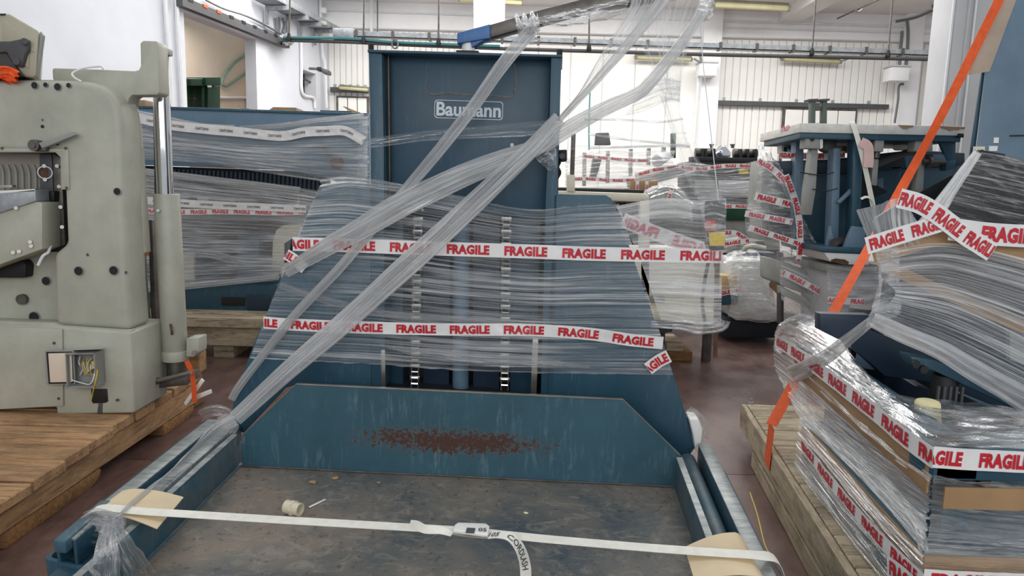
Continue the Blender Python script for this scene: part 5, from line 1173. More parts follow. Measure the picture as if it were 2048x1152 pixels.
# cream feeder just behind the mast
P = Pl((0, 5.6, 0), (0, 1, 0))
cf = thing('cream_feeder', 'cream sheet feeder frame standing behind the right side plate of the lift', 'machine', V((.9, 5.9, 0)))
f = block(P, cf)
f('top_rail', [(1105, 381), (1290, 387), (1299, 392), (1299, 402), (1290, 404), (1105, 398)], .9, M_cream, 0, .012)
f('corner_post', [(1280, 398), (1299, 400), (1300, 640), (1282, 640)], .1, M_cream)
f('black_belt', [(1112, 375), (1288, 380), (1288, 387), (1112, 383)], .5, M_black, .05)
f('upright', [(1134, 349), (1150, 350), (1150, 384), (1134, 383)], .08, M_cream, -.01)
b = MB(); b.cyl(P(1144, 352, .02), P(1147, 268, .02), .018, 10); b.out('post', M_dsteel, cf)
f('inner_grid', [(1232, 404), (1280, 406), (1280, 440), (1232, 438)], .02, M_greyd, .4)
for i in range(5): f('grid_bar', [(1240 + i * 9, 405), (1242 + i * 9, 405), (1242 + i * 9, 440), (1240 + i * 9, 440)], .02, M_black, .38, .001)
f('apron', [(1180, 500), (1428, 500), (1432, 622), (1380, 640), (1180, 634)], .5, M_cream, .0, .015)
f('control_panel', [(1262, 590), (1330, 592), (1330, 606), (1262, 604)], .02, M_grey, -.02)
f('tray', [(1300, 622), (1428, 622), (1440, 650), (1300, 640)], .3, M_cream, -.08, .01)
for x in (1325, 1420): b = MB(); q = zp(x, 706, 0); p0 = P(x, 640, .1); b.cyl(V((p0.x, p0.y + .05, 0)), V((p0.x, p0.y + .05, p0.z)), .04, 10); b.out('leg', M_dsteel, cf)
f('leg_beam', [(1310, 640), (1345, 643), (1345, 664), (1312, 668)], .3, M_greyd, .02)
for k, (x0, x1, y0, y1) in enumerate(((1322, 1370, 691, 706), (1318, 1352, 672, 690))):
    p0 = zp(x0, 706, 0); b = MB(); w_ = (x1 - x0) / FPX * 5.9; b.abox(p0.x, p0.x + w_, 5.72, 6.1, .0 if k == 0 else .082, .08 if k == 0 else .15)
    b.out('timber_block', M_woodg if k else M_woodend, None, bev=.005, label=('lower dark timber block on the floor under the cream feeder', 'upper pale timber block under the cream feeder')[k], cat='timber')
# row of wrapped folding machines far behind
P = Pl((0, 8.6, 0), (0, 1, 0))
fm = thing('folding_machine', 'wrapped grey folding machine with metal rollers on top far behind the film curtain', 'machine', V((2.2, 9, 0)))
f = block(P, fm)
f('body', [(1385, 322), (1560, 322), (1560, 470), (1385, 470)], .8, M_greyd, .1)
f('panel', [(1437, 360), (1520, 362), (1520, 396), (1437, 394)], .05, M_colgrey, .05); f('panel', [(1390, 360), (1434, 360), (1434, 394), (1390, 394)], .05, M_grey, .05)
f('dark_plate', [(1440, 397), (1520, 398), (1520, 406), (1440, 405)], .05, M_greyd, .04)
f('green_base', [(1442, 416), (1505, 418), (1505, 441), (1442, 440)], .3, M_green, .02); f('lower_base', [(1440, 440), (1560, 441), (1560, 500), (1440, 500)], .3, M_grey, .06)
f('base', [(1130, 470), (1560, 480), (1560, 540), (1130, 530)], .7, M_greyd, .1)
for x0, x1, y in ((1390, 1430, 305), (1466, 1514, 306)):
    b = MB(); b.cyl(P(x0, y, .2), P(x1, y + 1, .2), .055, 18); b.out('roller', M_dsteel, fm, bev=.006)
    for xx in (x0 + 14, x1 - 4, x1 - 20):
        f('roller_bracket', [(xx, y - 8), (xx + 5, y - 8), (xx + 5, y + 18), (xx, y + 18)], .1, M_black, .08, .004)
f('deflector', [(1431, 304), (1446, 290), (1450, 291), (1462, 305), (1461, 314), (1432, 313)], .3, M_chrome, .1, .004)
for x in (1419, 1461): f('spindle', [(x, 288), (x + 10, 288), (x + 8, 291), (x + 7, 296), (x + 3, 296), (x + 2, 291)], .04, M_greyd, .2, .002)
f('dark_rail', [(1385, 313), (1515, 316), (1515, 326), (1385, 322)], .2, M_black, .06)
f('yellow_sticker', [(1478, 338), (1497, 338), (1497, 348), (1478, 348)], .004, M_yellow, -.01, 0)
f('green_post', [(1343, 266), (1352, 266), (1352, 316), (1343, 316)], .08, plain('grey_green_post', (70, 88, 76), .5), .3)
film_obj('stretch_film', [P.poly([(1270, 352), (1330, 330), (1390, 326), (1450, 332), (1520, 320)], -.04), P.poly([(1280, 372), (1400, 356), (1520, 350)], -.05), P.poly([(1300, 390), (1400, 386), (1520, 384)], -.05), P.poly([(1310, 420), (1400, 412), (1520, 410)], -.04)], M_filmA, 50, 60, .012, 30, 3, 51, label='streaky film around the far folding machine', cat='stretch film')
tape('fragile tape along the top of the far wrapped folding machine', P.poly([(1270, 352), (1310, 340), (1350, 334), (1400, 338), (1450, 332), (1520, 332)], -.07), .052, M_tape, M_red, pitch=.172, start=.05)
tape('fragile tape low on the far wrapped folding machine', P.poly([(1436, 412), (1480, 413), (1520, 414)], -.07), .05, M_tape, M_red, pitch=.18, start=.03)
# conveyor and uprights under film, left of it
fc = thing('conveyor', 'wrapped delivery conveyor with upright posts far behind the cream feeder', 'machine', V((1.2, 8.8, 0)))
f = block(P, fc)
for k, (x, y0, y1) in enumerate(((1169, 305, 372), (1216, 302, 366), (1262, 298, 352), (1298, 296, 330), (1328, 294, 320))): f('upright_post', [(x - 3, y0), (x + 4, y0), (x + 3, y1), (x - 4, y1)], .08, M_steel, .1 + .02 * k, .004)
f('belt', [(1265, 362), (1300, 350), (1400, 326), (1404, 340), (1310, 366), (1268, 376)], .5, M_greyd, .05)
f('frame', [(1120, 374), (1330, 378), (1330, 390), (1120, 386)], .5, M_steel, .1); f('legs', [(1125, 386), (1320, 390), (1320, 520), (1125, 520)], .3, M_grey, .3)
b = MB(); b.cyl(P(1314, 322, .0), P(1334, 312, .2), .075, 16, .06); b.out('end_roller', M_colgrey, fc)
f('dark_unit', [(1186, 318), (1192, 311), (1202, 312), (1203, 322), (1192, 358), (1180, 356)], .1, M_greyd, -.02, .01)
f('dark_unit_cap', [(1187, 316), (1192, 311), (1203, 312), (1202, 326), (1188, 324)], .12, M_black, -.03, .008)
f('control_head', [(1192, 266), (1218, 265), (1222, 290), (1190, 290)], .1, M_greyd, .1, .01)
film_obj('stretch_film', [P.poly([(1130, 318), (1200, 300), (1270, 302), (1350, 300)], -.06), P.poly([(1130, 352), (1220, 346), (1290, 342), (1350, 330)], -.07), P.poly([(1130, 380), (1230, 378), (1290, 372), (1400, 345)], -.06)], M_filmD, 50, 50, .015, 14, 4, 52, label='milky film over the far delivery conveyor', cat='stretch film')
tape('fragile tape across the far delivery conveyor, lower of two', P.poly([(1136, 358), (1180, 358), (1230, 361), (1270, 360)], -.1), .045, M_tape, M_red, pitch=.16, start=.05)
tape('fragile tape across the far delivery conveyor, upper of two', P.poly([(1165, 312), (1220, 317), (1270, 321), (1300, 321)], -.1), .04, M_tape, M_reddull, pitch=.16, start=.02)
ct = thing('carton', 'brown carton with two upright fragile tapes behind the cream feeder', 'carton', P(1290, 382, -.2)); f = block(P, ct)
f('box', [(1266, 362), (1316, 362), (1316, 384), (1266, 383)], .25, M_cardb, -.25, .004); p = P(1266, 383, -.25)
cst = P(1290, 384, -.12); b = MB(); b.abox(cst.x - .2, cst.x + .2, cst.y - .1, cst.y + .2, .0, cst.z - .01); b.out('grey_plinth', M_greyd, None, label='grey plinth carrying the brown carton behind the cream feeder', cat='plinth')
for k, x in enumerate((1274, 1293)):
    tape(('left', 'right')[k] + ' upright fragile tape on the brown carton behind the feeder', P.poly([(x, 385), (x + 1, 362)], -.256), .04, M_tape, M_red, pitch=.15, start=-.02, ups=[V((-1, 0, 0))] * 2)
# foil-like wrapped dome on the feeder table
P = Pl((0, 6.9, 0), (0, 1, 0)); P65 = P
dm = thing('wrapped_roll', 'silver crumpled film dome behind the cream feeder post', 'bundle', P(1340, 405))
b = MB(); pts = P.poly([(1296, 384), (1316, 372), (1340, 369), (1362, 382), (1385, 412), (1385, 440), (1290, 440)]); b.prism(pts, V((0, .3, 0))); b.out('core', M_grey, dm, bev=.03)
film_obj('film_cover', [P.poly([(1294, 384), (1318, 371), (1342, 367), (1364, 380), (1388, 410)], -.02), P.poly([(1300, 400), (1330, 392), (1360, 398), (1384, 418)], -.06), P.poly([(1290, 440), (1330, 440), (1386, 440)], -.03)], M_filmK, 40, 40, .02, 12, 6, 53, parent=dm)
b = MB(); b.prism(P.poly([(1290, 440), (1386, 440), (1386, 690 - 40), (1290, 650)], .05), V((0, .3, 0))); b.out('stand', M_greyd, dm)
tape('short fragile tape standing on the silver film dome', P.poly([(1336, 404), (1341, 386), (1345, 376)], -.1), .04, M_tape, M_red, pitch=.16, start=-.04, ups=[V((-1, 0, 0))] * 2)
# floor bundles right of the drop bar
P = Pl((0, 6.3, 0), (0, 1, 0))
fb = thing('wrapped_motor', 'blue-grey machine part bundled in white film on the floor right of the drop bar', 'bundle', V((2.1, 6.5, 0))); f = block(P, fb)
f('core', [(1462, 520), (1545, 520), (1552, 590), (1560, 640), (1468, 642), (1456, 570)], .5, M_white, .12, .05); f('motor', [(1500, 503), (1553, 505), (1556, 560), (1500, 560)], .35, M_dkblue, .3, .03)
f('teal_base', [(1438, 576), (1478, 578), (1476, 608), (1438, 612)], .3, M_blue, .0, .01); f('shelf', [(1436, 572), (1482, 570), (1482, 582), (1436, 588)], .3, M_woodg, -.01, .004); f('wood_offcut', [(1443, 551), (1474, 552), (1474, 574), (1443, 574)], .2, M_bw, .02, .004)
f('cardboard_flap', [(1534, 556), (1545, 556), (1572, 592), (1566, 598), (1540, 574)], .02, M_cardb, .05, .003); f('skid', [(1530, 622), (1606, 628), (1606, 640), (1530, 640)], .5, M_woodg, .1, .01); f('dark_base', [(1440, 640), (1600, 640), (1590, 676), (1450, 676)], .5, M_void, .2, .01)
film_obj('film_cover', [P.poly([(1440, 512), (1470, 502), (1510, 500), (1532, 520)], -.02), P.poly([(1452, 540), (1480, 520), (1515, 526), (1538, 545)], -.1), P.poly([(1462, 600), (1490, 580), (1520, 580), (1545, 605)], -.14), P.poly([(1455, 632), (1490, 642), (1530, 644), (1600, 625)], -.05)], M_filmW, 50, 50, .03, 12, 4, 54, parent=fb)
film_obj('film_cover', [P.poly([(1500, 585), (1540, 592), (1600, 628)], -.03), P.poly([(1490, 610), (1540, 616), (1605, 632)], -.05), P.poly([(1480, 640), (1540, 642), (1604, 640)], -.03)], M_filmD, 30, 30, .02, 10, 3, 55, parent=fb)
tape('fragile tape around the teal base on the floor bundle', P.poly([(1438, 588), (1455, 584), (1472, 581), (1482, 574)], -.06), .05, M_tape, M_red, pitch=.2, start=-.05)
sk = thing('wrapped_rollers', 'low wrapped roller frame lying between the control box and the tall wrapped stand', 'bundle', V((2.1, 7., 0))); P7 = Pl((0, 6.9, 0), (0, 1, 0)); f = block(P7, sk)
f('frame', [(1440, 480), (1530, 482), (1530, 504), (1440, 500)], .4, M_dsteel, .05, .01); f('legs', [(1450, 500), (1540, 504), (1540, 655), (1450, 655)], .3, M_greyd, .2)
b = MB(); b.cyl(P7(1450, 490, -.02), P7(1476, 486, -.02), .06, 16); b.out('roller', M_grey, sk)
b = MB(); b.tube([P7(1488, 500, -.05), P7(1495, 494, -.08), P7(1510, 493, -.08), P7(1530, 497, -.06)], .025, 8); b.out('foam_tube', M_pvc, sk)
film_obj('film_cover', [P7.poly([(1440, 462), (1470, 462), (1510, 484)], -.05), P7.poly([(1440, 485), (1480, 485), (1520, 494)], -.08), P7.poly([(1440, 505), (1490, 506), (1530, 504)], -.05)], M_filmD, 30, 24, .02, 8, 3, 56, parent=sk)
tape('upper fragile tape on the low roller frame beside the control box', P7.poly([(1444, 466), (1470, 466), (1492, 478)], -.12), .05, M_tape, M_red, pitch=.2, start=-.06)
tape('lower fragile tape on the low roller frame beside the control box', P7.poly([(1446, 490), (1475, 484), (1498, 482)], -.14), .05, M_tape, M_red, pitch=.2, start=.02)
# tall wrapped stand with many tapes
P = Pl((0, 5.3, 0), (0, 1, 0)); PT = P
ts = thing('wrapped_stand', 'tall tapering machine stand shrouded in film and fragile tapes left of the blue table', 'bundle', V((2.2, 5.5, 0))); f = block(P, ts)
f('column', [(1526, 320), (1548, 330), (1585, 420), (1590, 480), (1530, 480), (1518, 420)], .3, M_grey, .15, .02); f('dark_panel', [(1540, 418), (1592, 424), (1592, 472), (1540, 466)], .05, M_greyd, .06, .008)
f('crate', [(1563, 522), (1648, 552), (1640, 600), (1563, 570)], .5, M_grey, .1, .02)
f('steel_edge', [(1563, 572), (1642, 612), (1642, 628), (1563, 588)], .1, M_grey, .05, .006); f('steel_post', [(1640, 552), (1653, 556), (1650, 655), (1638, 650)], .2, M_dsteel, .0, .006); f('steel_post', [(1562, 505), (1568, 505), (1568, 650), (1562, 650)], .1, M_greyd, .3, .006)
film_obj('film_cover', [P.poly([(1517, 292), (1519, 290), (1522, 289)], .1), P.poly([(1515, 330), (1540, 320), (1562, 335)], -.03), P.poly([(1512, 378), (1550, 372), (1592, 402)], -.06), P.poly([(1490, 432), (1560, 430), (1612, 446)], -.05), P.poly([(1502, 490), (1580, 490), (1642, 502)], -.05), P.poly([(1540, 520), (1600, 528), (1668, 548)], -.02)], M_filmK, 60, 90, .02, 26, 4, 57, parent=ts)
film_obj('film_cover', [P.poly([(1563, 500), (1610, 520), (1660, 548)], -.01), P.poly([(1560, 560), (1610, 580), (1650, 602)], -.02), P.poly([(1563, 600), (1590, 620), (1612, 655)], -.01)], M_filmD, 40, 40, .015, 14, 3, 58, parent=ts)
for k, (pts, w_, ups, lab) in enumerate((([(1516, 322), (1545, 338), (1570, 362)], .05, None, 'slanting fragile tape at the top of the tall wrapped stand'), ([(1571, 350), (1590, 400), (1599, 450), (1600, 510)], .05, [V((1, 0, .2))] * 2, 'upright fragile tape down the right edge of the tall wrapped stand'),
        ([(1510, 392), (1540, 399), (1582, 409)], .055, None, 'fragile tape across the tall stand just under its shoulder'), ([(1490, 427), (1530, 434), (1585, 444)], .045, None, 'fragile tape across the widest part of the tall stand'), ([(1498, 455), (1550, 472), (1620, 495)], .045, None, 'lowest slanting fragile tape on the tall stand shroud'), ([(1596, 522), (1606, 492), (1626, 506)], .04, [V((-.5, 0, .8))] * 2, 'twisted loose fragile tape at the right foot of the stand shroud'), ([(1565, 545), (1600, 562), (1645, 586)], .05, None, 'slanting fragile tape on the low crate of the tall stand'))):
    tape(lab, P.poly(pts, -.11), w_, M_tape, M_red if k % 3 else M_reddull, pitch=w_ * 3.4, start=.01 * k, ups=ups, wrinkle=.004)
# blue table frame
P = Pl((0, 4.9, 0), (0, 1, 0)); PBt = P
bt = thing('table_machine', 'blue table-like machine with a chipped white edge raised on posts at right', 'machine', V((2.8, 5.2, .9))); f = block(P, bt)
P0 = P(1600, 246); P1 = P(1929, 253)
b = MB(); zt_ = (P0.z + P1.z) / 2; th_ = .062
far = yp(1521, 257, 5.9)
q = [P0, P1, P1 + V((0, 1., 0)), V((far.x, 5.9, P0.z)), ]
b.prism([v + V((0, 0, 0)) for v in q], V((0, 0, -th_))); b.out('table_top', plain('chipped_white_edge', (222, 220, 214), .6, var=.12, vs_=14), bt, bev=.004)
b = MB(); b.prism([P0 + V((.01, .01, -th_)), P1 + V((-.01, .01, -th_)), P1 + V((-.01, .9, -th_)), V((far.x + .02, 5.85, P0.z - th_))], V((0, 0, -.04))); b.out('table_frame', M_blue, bt, bev=.003)
f('dark_end', [(1917, 267), (1928, 267), (1928, 275), (1917, 275)], .02, M_black, -.012, .002)
for k, pts in enumerate(([(1797, 250), (1828, 251), (1826, 254), (1818, 255), (1814, 258), (1806, 257), (1802, 254)], [(1879, 252), (1930, 254), (1930, 258), (1922, 257), (1916, 260), (1908, 259), (1900, 262), (1892, 258), (1884, 256)])): f('edge_chip', pts, .006, M_cardb, -.004, 0)
at = text_at(lerp_ := P0.lerp(V((far.x, 5.9, far.z)), .42) + V((-.004, -.006, -.05)), P0 - V((far.x, 5.9, P0.z)), V((0, 0, 1))); letters('STROP', lambda x, y: at(x, y), .04, M_red, 'red_scrawl', bt, .2, .02)
f('post', [(1592, 268), (1608, 268), (1606, 500), (1590, 500)], .1, M_bluelight, .35); f('switch_box', [(1611, 268), (1640, 270), (1640, 298), (1610, 297)], .1, M_grey, .02, .006); f('switch_box_side', [(1640, 270), (1646, 270), (1646, 296), (1640, 298)], .1, M_white, .03, .002)
b = MB(); c = P(1624, 279, .018); b.cyl(c, c - V((0, .012, 0)), .012, 12); b.out('knob', M_black, bt)
f('grey_leg', [(1624, 298), (1637, 298), (1632, 380), (1624, 430), (1608, 430), (1612, 380)], .08, M_grey, .05, .006); f('dark_box', [(1649, 272), (1675, 274), (1674, 302), (1660, 306), (1648, 300)], .1, M_greyd, .2, .006)
f('blue_leg', [(1668, 296), (1682, 296), (1677, 490), (1660, 490)], .1, M_bluelight, .1, .006); f('blue_leg', [(1708, 270), (1727, 280), (1720, 500), (1702, 500)], .1, M_blue, .02, .006)
f('gusset', [(1660, 452), (1663, 452), (1671, 496), (1652, 496)], .03, M_bluelight, .05, .003); f('gusset', [(1705, 452), (1730, 455), (1732, 502), (1684, 500)], .03, M_bluelight, -.01, .003); f('brace', [(1704, 375), (1706, 384), (1680, 408), (1676, 404)], .03, M_bluelight, .05, .003)
f('sensor_box', [(1722, 270), (1737, 270), (1734, 300), (1722, 300)], .1, M_grey, .1, .004); f('grey_box', [(1752, 272), (1770, 272), (1767, 304), (1748, 303)], .1, M_grey, .02, .006); f('grey_leg', [(1747, 318), (1758, 318), (1754, 372), (1742, 370)], .06, M_grey, .05, .005)
b = MB(); b.cyl(P(1754, 304, .06), P(1752, 316, .06), .02, 10); b.out('joint', M_dsteel, bt)
f('grey_box', [(1832, 274), (1866, 275), (1866, 304), (1829, 303)], .1, M_grey, .02, .006); f('grey_leg', [(1838, 320), (1850, 322), (1846, 392), (1830, 390)], .06, M_grey, .05, .005); f('bracket', [(1880, 276), (1912, 278), (1911, 330), (1900, 336), (1896, 322), (1880, 285)], .03, M_blue, .05, .004)
f('side_plate', [(1812, 312), (1832, 310), (1834, 335), (1824, 345), (1812, 335)], .03, M_bluepanel, .03, .004); f('arm_block', [(1866, 308), (1895, 308), (1896, 324), (1868, 326)], .1, M_bluelight, .06, .006); f('hook', [(1892, 322), (1912, 320), (1910, 336), (1892, 342)], .08, M_blue, .03, .006)
b = MB(); b.cyl(P(1846, 324, .03), P(1890, 324, .03), .018, 10); b.cyl(P(1856, 324, .03), P(1862, 324, .03), .04, 12); b.out('shaft', M_dsteel, bt)
b = MB(); b.cyl(P(1740, 333, .2), P(1826, 302, .3), .028, 12); b.out('roller', M_greyd, bt)
f('trough', [(1560, 322), (1680, 318), (1832, 300), (1930, 306), (1930, 330), (1700, 345), (1570, 350)], .3, M_dkblue, .42, .006); f('body', [(1600, 330), (1932, 322), (1932, 500), (1600, 500)], .4, M_blue, .5, .01)
f('panel', [(1748, 340), (1905, 332), (1905, 440), (1748, 440)], .05, M_blue, .44, .006); f('latch', [(1783, 334), (1803, 334), (1803, 339), (1783, 339)], .02, M_greyd, .42, .002); f('white_wad', [(1800, 282), (1832, 280), (1840, 300), (1796, 300)], .1, M_filmK and M_white, .4, .02)
f('maker_plate', [(1754, 358), (1767, 356), (1767, 376), (1754, 378)], .004, M_bluelight, .43, 0)
f('black_sheet', [(1812, 400), (1905, 350), (1916, 372), (1880, 420), (1812, 420)], .01, M_black, -.2, .002); f('black_flap', [(1724, 350), (1776, 384), (1730, 402), (1700, 402)], .02, M_black, .15, .003)
b = MB(); b.cyl(P(1668, 486, .0), P(1690, 480, .1), .03, 12); b.out('foot_roller', M_dsteel, bt)
f('base_frame', [(1640, 492), (1738, 496), (1738, 508), (1640, 504)], .5, M_blue, -.02, .006); f('base_skirt', [(1648, 505), (1738, 509), (1738, 530), (1690, 529), (1660, 523)], .5, M_white, -.01, .004); f('rust_edge', [(1662, 520), (1672, 517), (1690, 519), (1698, 524), (1696, 529), (1664, 524)], .01, M_rust, -.016, 0)
for k, (x0, x1) in enumerate(((1563, 1592), (1672, 1700))):
    f('bin', [(x0, 276), (x1, 276), (x1, 306), (x0, 306)], .1, M_white, .8, .006)
f('red_mark', [(1568, 280), (1574, 280), (1574, 292), (1568, 292)], .003, M_redp, .79, 0); f('green_mark', [(1568, 294), (1574, 294), (1574, 304), (1568, 304)], .003, M_green, .79, 0)
b = MB(); c = P(1584, 290, .79); b.cyl(c, c - V((0, .004, 0)), .04, 18); b.out('blue_disc', M_bluebright, bt)
f('brown_box', [(1684, 284), (1694, 284), (1694, 304), (1684, 304)], .05, M_cardb, .75, .003)
for k, (pts) in enumerate(([(1625, 378), (1650, 382), (1676, 377)], [(1600, 345), (1640, 350), (1668, 345)])): b = MB(); b.tube(P.poly(pts, .02), .004, 5); b.out('wire', M_black, bt)
# steel legs and stop on table, seen above it
st = thing('steel_stand', 'two dark green steel legs with plates standing upright behind the blue table edge', 'machine part', P(1640, 245, .6)); f = block(P, st)
for x in (1623, 1646): f('leg', [(x, 202), (x + 9, 202), (x + 8, 250), (x - 1, 250)], .06, plain('olive_grey_paint', (82, 92, 84), .5), .6, .004); f('foot_plate', [(x - 5, 198), (x + 14, 197), (x + 14, 201), (x - 4, 202)], .1, M_greyd, .59, .002)
f('cross_bar', [(1624, 214), (1650, 212), (1650, 220), (1624, 222)], .04, plain('olive_grey_paint_bar', (82, 92, 84), .5), .62, .003); f('stem', [(1640, 246), (1641, 260), (1630, 260), (1630, 246)], .05, M_greyd, .62)
tape('fragile tape glimpsed under the blue table behind its posts', P.poly([(1560, 310), (1600, 312), (1650, 313), (1690, 309)], .36), .05, M_tape, M_red, pitch=.2, start=-.03, mirror=True)
ws = thing('lashing_strap', 'white strap with a pink pad hanging over the edge of the blue table', 'strap', P(1724, 330, -.05))
ribbon([P(1703, 246, .05), P(1705, 246, -.015), P(1716, 280, -.03), P(1730, 335, -.03), P(1746, 412, -.03)], .034, V((1, 0, .2)), M_strap, 'webbing', ws, 40)
ribbon(P.poly([(1721, 284), (1735, 292), (1738, 312), (1736, 335)], -.05), .065, V((1, 0, 0)), plain('pink_sleeve', (232, 196, 190), .7), 'pad', ws, 30)
ribbon(P.poly([(1722, 398), (1732, 394), (1742, 398), (1750, 414)], -.045), .02, V((0, 1, 1)), M_strap, 'loop', ws, 20)
# grey wrapped load below the blue table
P = Pl((0, 5.0, 0), (0, 1, 0))
gl = thing('wrapped_crate', 'grey wrapped crate under the white skirt of the blue table behind the orange strap', 'crate', V((2.4, 5.3, 0))); f = block(P, gl)
f('crate', [(1655, 528), (1760, 532), (1760, 672), (1655, 668)], .5, M_colgrey, .05, .02); f('lid', [(1650, 528), (1765, 532), (1765, 548), (1650, 544)], .6, M_grey, .0, .01); f('skid', [(1656, 668), (1760, 672), (1760, 745), (1656, 735)], .4, M_woodg, .1, .01)
film_obj('film_cover', [P.poly([(1652, 528), (1700, 534), (1762, 534)], -.03), P.poly([(1655, 580), (1690, 592), (1762, 580)], -.05), P.poly([(1654, 672), (1700, 674), (1762, 676)], -.03)], M_filmD, 40, 50, .015, 12, 3, 59, parent=gl)
tape('faded fragile tape low on the grey wrapped crate', P.poly([(1656, 600), (1690, 602), (1730, 604)], -.07), .05, M_tape, M_reddull, pitch=.2, start=-.04)
# tall blue cabinet at the right edge
P = Pl((0, 4.0, 0), (0, 1, 0))
bc = thing('machine_cabinet', 'tall flat blue machine cabinet at the right edge with a numbered label', 'cabinet', V((3., 4.3, .24))); f = block(P, bc)
b = MB(); b.prism(P.poly([(1990, -30), (2110, -30), (2110, 820), (1888, 820), (1938, 420)]), V((.36, .5, 0))); b.out('body', M_bluelight, bc, bev=.006); f('side_strip', [(1966, 130), (1972, 130), (1946, 340), (1936, 340)], .012, M_blue, .02, .003)
f('slot', [(2020, 270), (2070, 269), (2070, 272), (2020, 273)], .006, M_black, -.004, .001); f('sticker', [(1988, 275), (1998, 275), (1997, 286), (1987, 286)], .002, M_white, -.003, 0); f('number_label', [(1947, 293), (1970, 293), (1969, 316), (1944, 318)], .002, M_cream, -.003, 0); f('blank_label', [(1978, 292), (1996, 292), (1994, 302), (1978, 302)], .002, M_white, -.003, 0)
at = text_at(P(1948, 308, -.006), P(1968, 308, -.006) - P(1948, 308, -.006), V((0, 0, 1))); letters('107', at, .024, M_dink, 'lettering', bc, .052, .01)
cb = thing('cardboard_sheet', 'folded grey-brown cardboard sheet trapped under the orange strap at top right', 'cardboard', P(1960, 145, -.05)); M_cardg = plain('grey_cardboard', (178, 162, 146), .75); M_cardo = plain('olive_cardboard', (150, 146, 132), .75)
b = MB(); b.prism(P.poly([(1998, -10), (2036, -10), (1979, 143), (1936, 150)], -.04), V((0, .006, 0))); b.out('right_leaf', M_cardg, cb)
b = MB(); b.prism(P.poly([(1986, 6), (1996, -6), (2000, -8), (1938, 148), (1955, 80)], -.046), V((0, .005, 0))); b.out('left_leaf', M_cardo, cb)
so = thing('ratchet_strap', 'long taut orange strap slanting from top right to the right pallet', 'strap', zp(1535, 932, .1))
FRp = Pl(V((1.278 - .006, 3.79, 0)), V((3.79 - 1.45, -(1.278 - .985), 0))); e1 = FRp(1543, 850); e2 = FRp(1533, 930)
ribbon([P(2012, -30, -.08), P(1998, 0, -.075), P(1888, 220, -.07), P(1793, 395, -.07), e1.lerp(P(1793, 395, -.07), .5), e1], .05, V((1, 0, .5)), M_orange, 'webbing', so, 60)
ribbon([e1, e1.lerp(e2, .5), e2], .1, V((.12, 1, 0)), M_orange, 'webbing', so, 12)
# ================================================================ right-hand wrapped load on its pallet
rp = thing('timber_pallet', 'weathered grey timber pallet under the wrapped load at right', 'pallet', V((1.7, 2.8, 0)))
A0 = V((1.278, 3.79, 0)); A1 = V((.985, 1.45, 0)); eR = (A1 - A0); LR = eR.length; eR.normalize()
sx_ = V((1, -.02, 0)).normalized()
nb = 11
for i in range(nb):
    p = A0 + eR * (LR * i / nb + .003); wv = eR * (LR / nb - .007)
    plank('plank', p + sx_ * .034 + V((0, 0, .195)), p + sx_ * 1.9 + V((0, 0, .195)), -wv * -1, V((0, 0, .045)), M_woodg, rp)
plank('fascia_board', A0 + V((.0, 0, .11)), A1 + V((.0, 0, .11)), sx_ * .03, V((0, 0, .128)), M_woodg, rp, .004)
plank('beam', A0 + V((.036, 0, .085)), A1 + V((.036, 0, .085)), sx_ * .07, V((0, 0, .108)), M_woodg, rp, .005)
plank('beam', A0 + sx_ * .9 + V((0, 0, .085)), A1 + sx_ * .9 + V((0, 0, .085)), sx_ * .09, V((0, 0, .108)), M_woodg, rp, .005)
plank('skid', A0 + eR * .3 + V((.01, 0, 0)), A1 + V((.01, 0, 0)), sx_ * .09, V((0, 0, .083)), M_woodg, rp, .005)
plank('skid', A0 + eR * .3 + sx_ * .9, A1 + sx_ * .9, sx_ * .09, V((0, 0, .083)), M_woodg, rp, .005)
b = MB(); c = zp(1502, 808, .24); b.cyl(c, c + V((0, 0, .012)), .012, 8); b.cyl(c + V((0, 0, .012)), c + V((0, 0, .03)), .006, 8); b.out('bolt', M_galv, rp)
# planes of the load
dLd = V((.115, 1.101, 0)).normalized(); nLd = V((dLd.y, -dLd.x, 0)); oLd = V((1.126, 1.793, 0))
LP_ = Pl(oLd, nLd); FP_ = Pl((0, 1.793, 0), (0, 1, 0))
ld = thing('wrapped_load', 'dark blue machine sections stacked and wrapped in film on the right pallet', 'machine', V((1.7, 2.5, .24)))
def lbox(name, s0, s1, x0, x1, z0, z1, mat, bev=.006, parent=None):
    """box along the left face of the load: s along it, x to the right of it"""
    b = MB(); b.box(oLd + dLd * s0 + V((x0, 0, z0)), dLd * (s1 - s0), V((x1 - x0, 0, 0)), V((0, 0, z1 - z0))); return b.out(name, mat, parent or ld, bev=bev)
lbox('lower_section', 0, 1.1, .005, 1.3, .245, .44, M_blue)
lbox('lower_rim', -.004, 1.1, -.002, 1.3, .425, .45, M_bluew, .003)
lbox('edge_card', -.008, 1.1, -.006, .0, .375, .448, M_cardb, .001); 
b = MB(); p = oLd + V((-.005, -.012, .375)); b.box(p, V((1.3, 0, 0)), V((0, .006, 0)), V((0, 0, .07))); b.out('edge_card', M_cardb, ld)
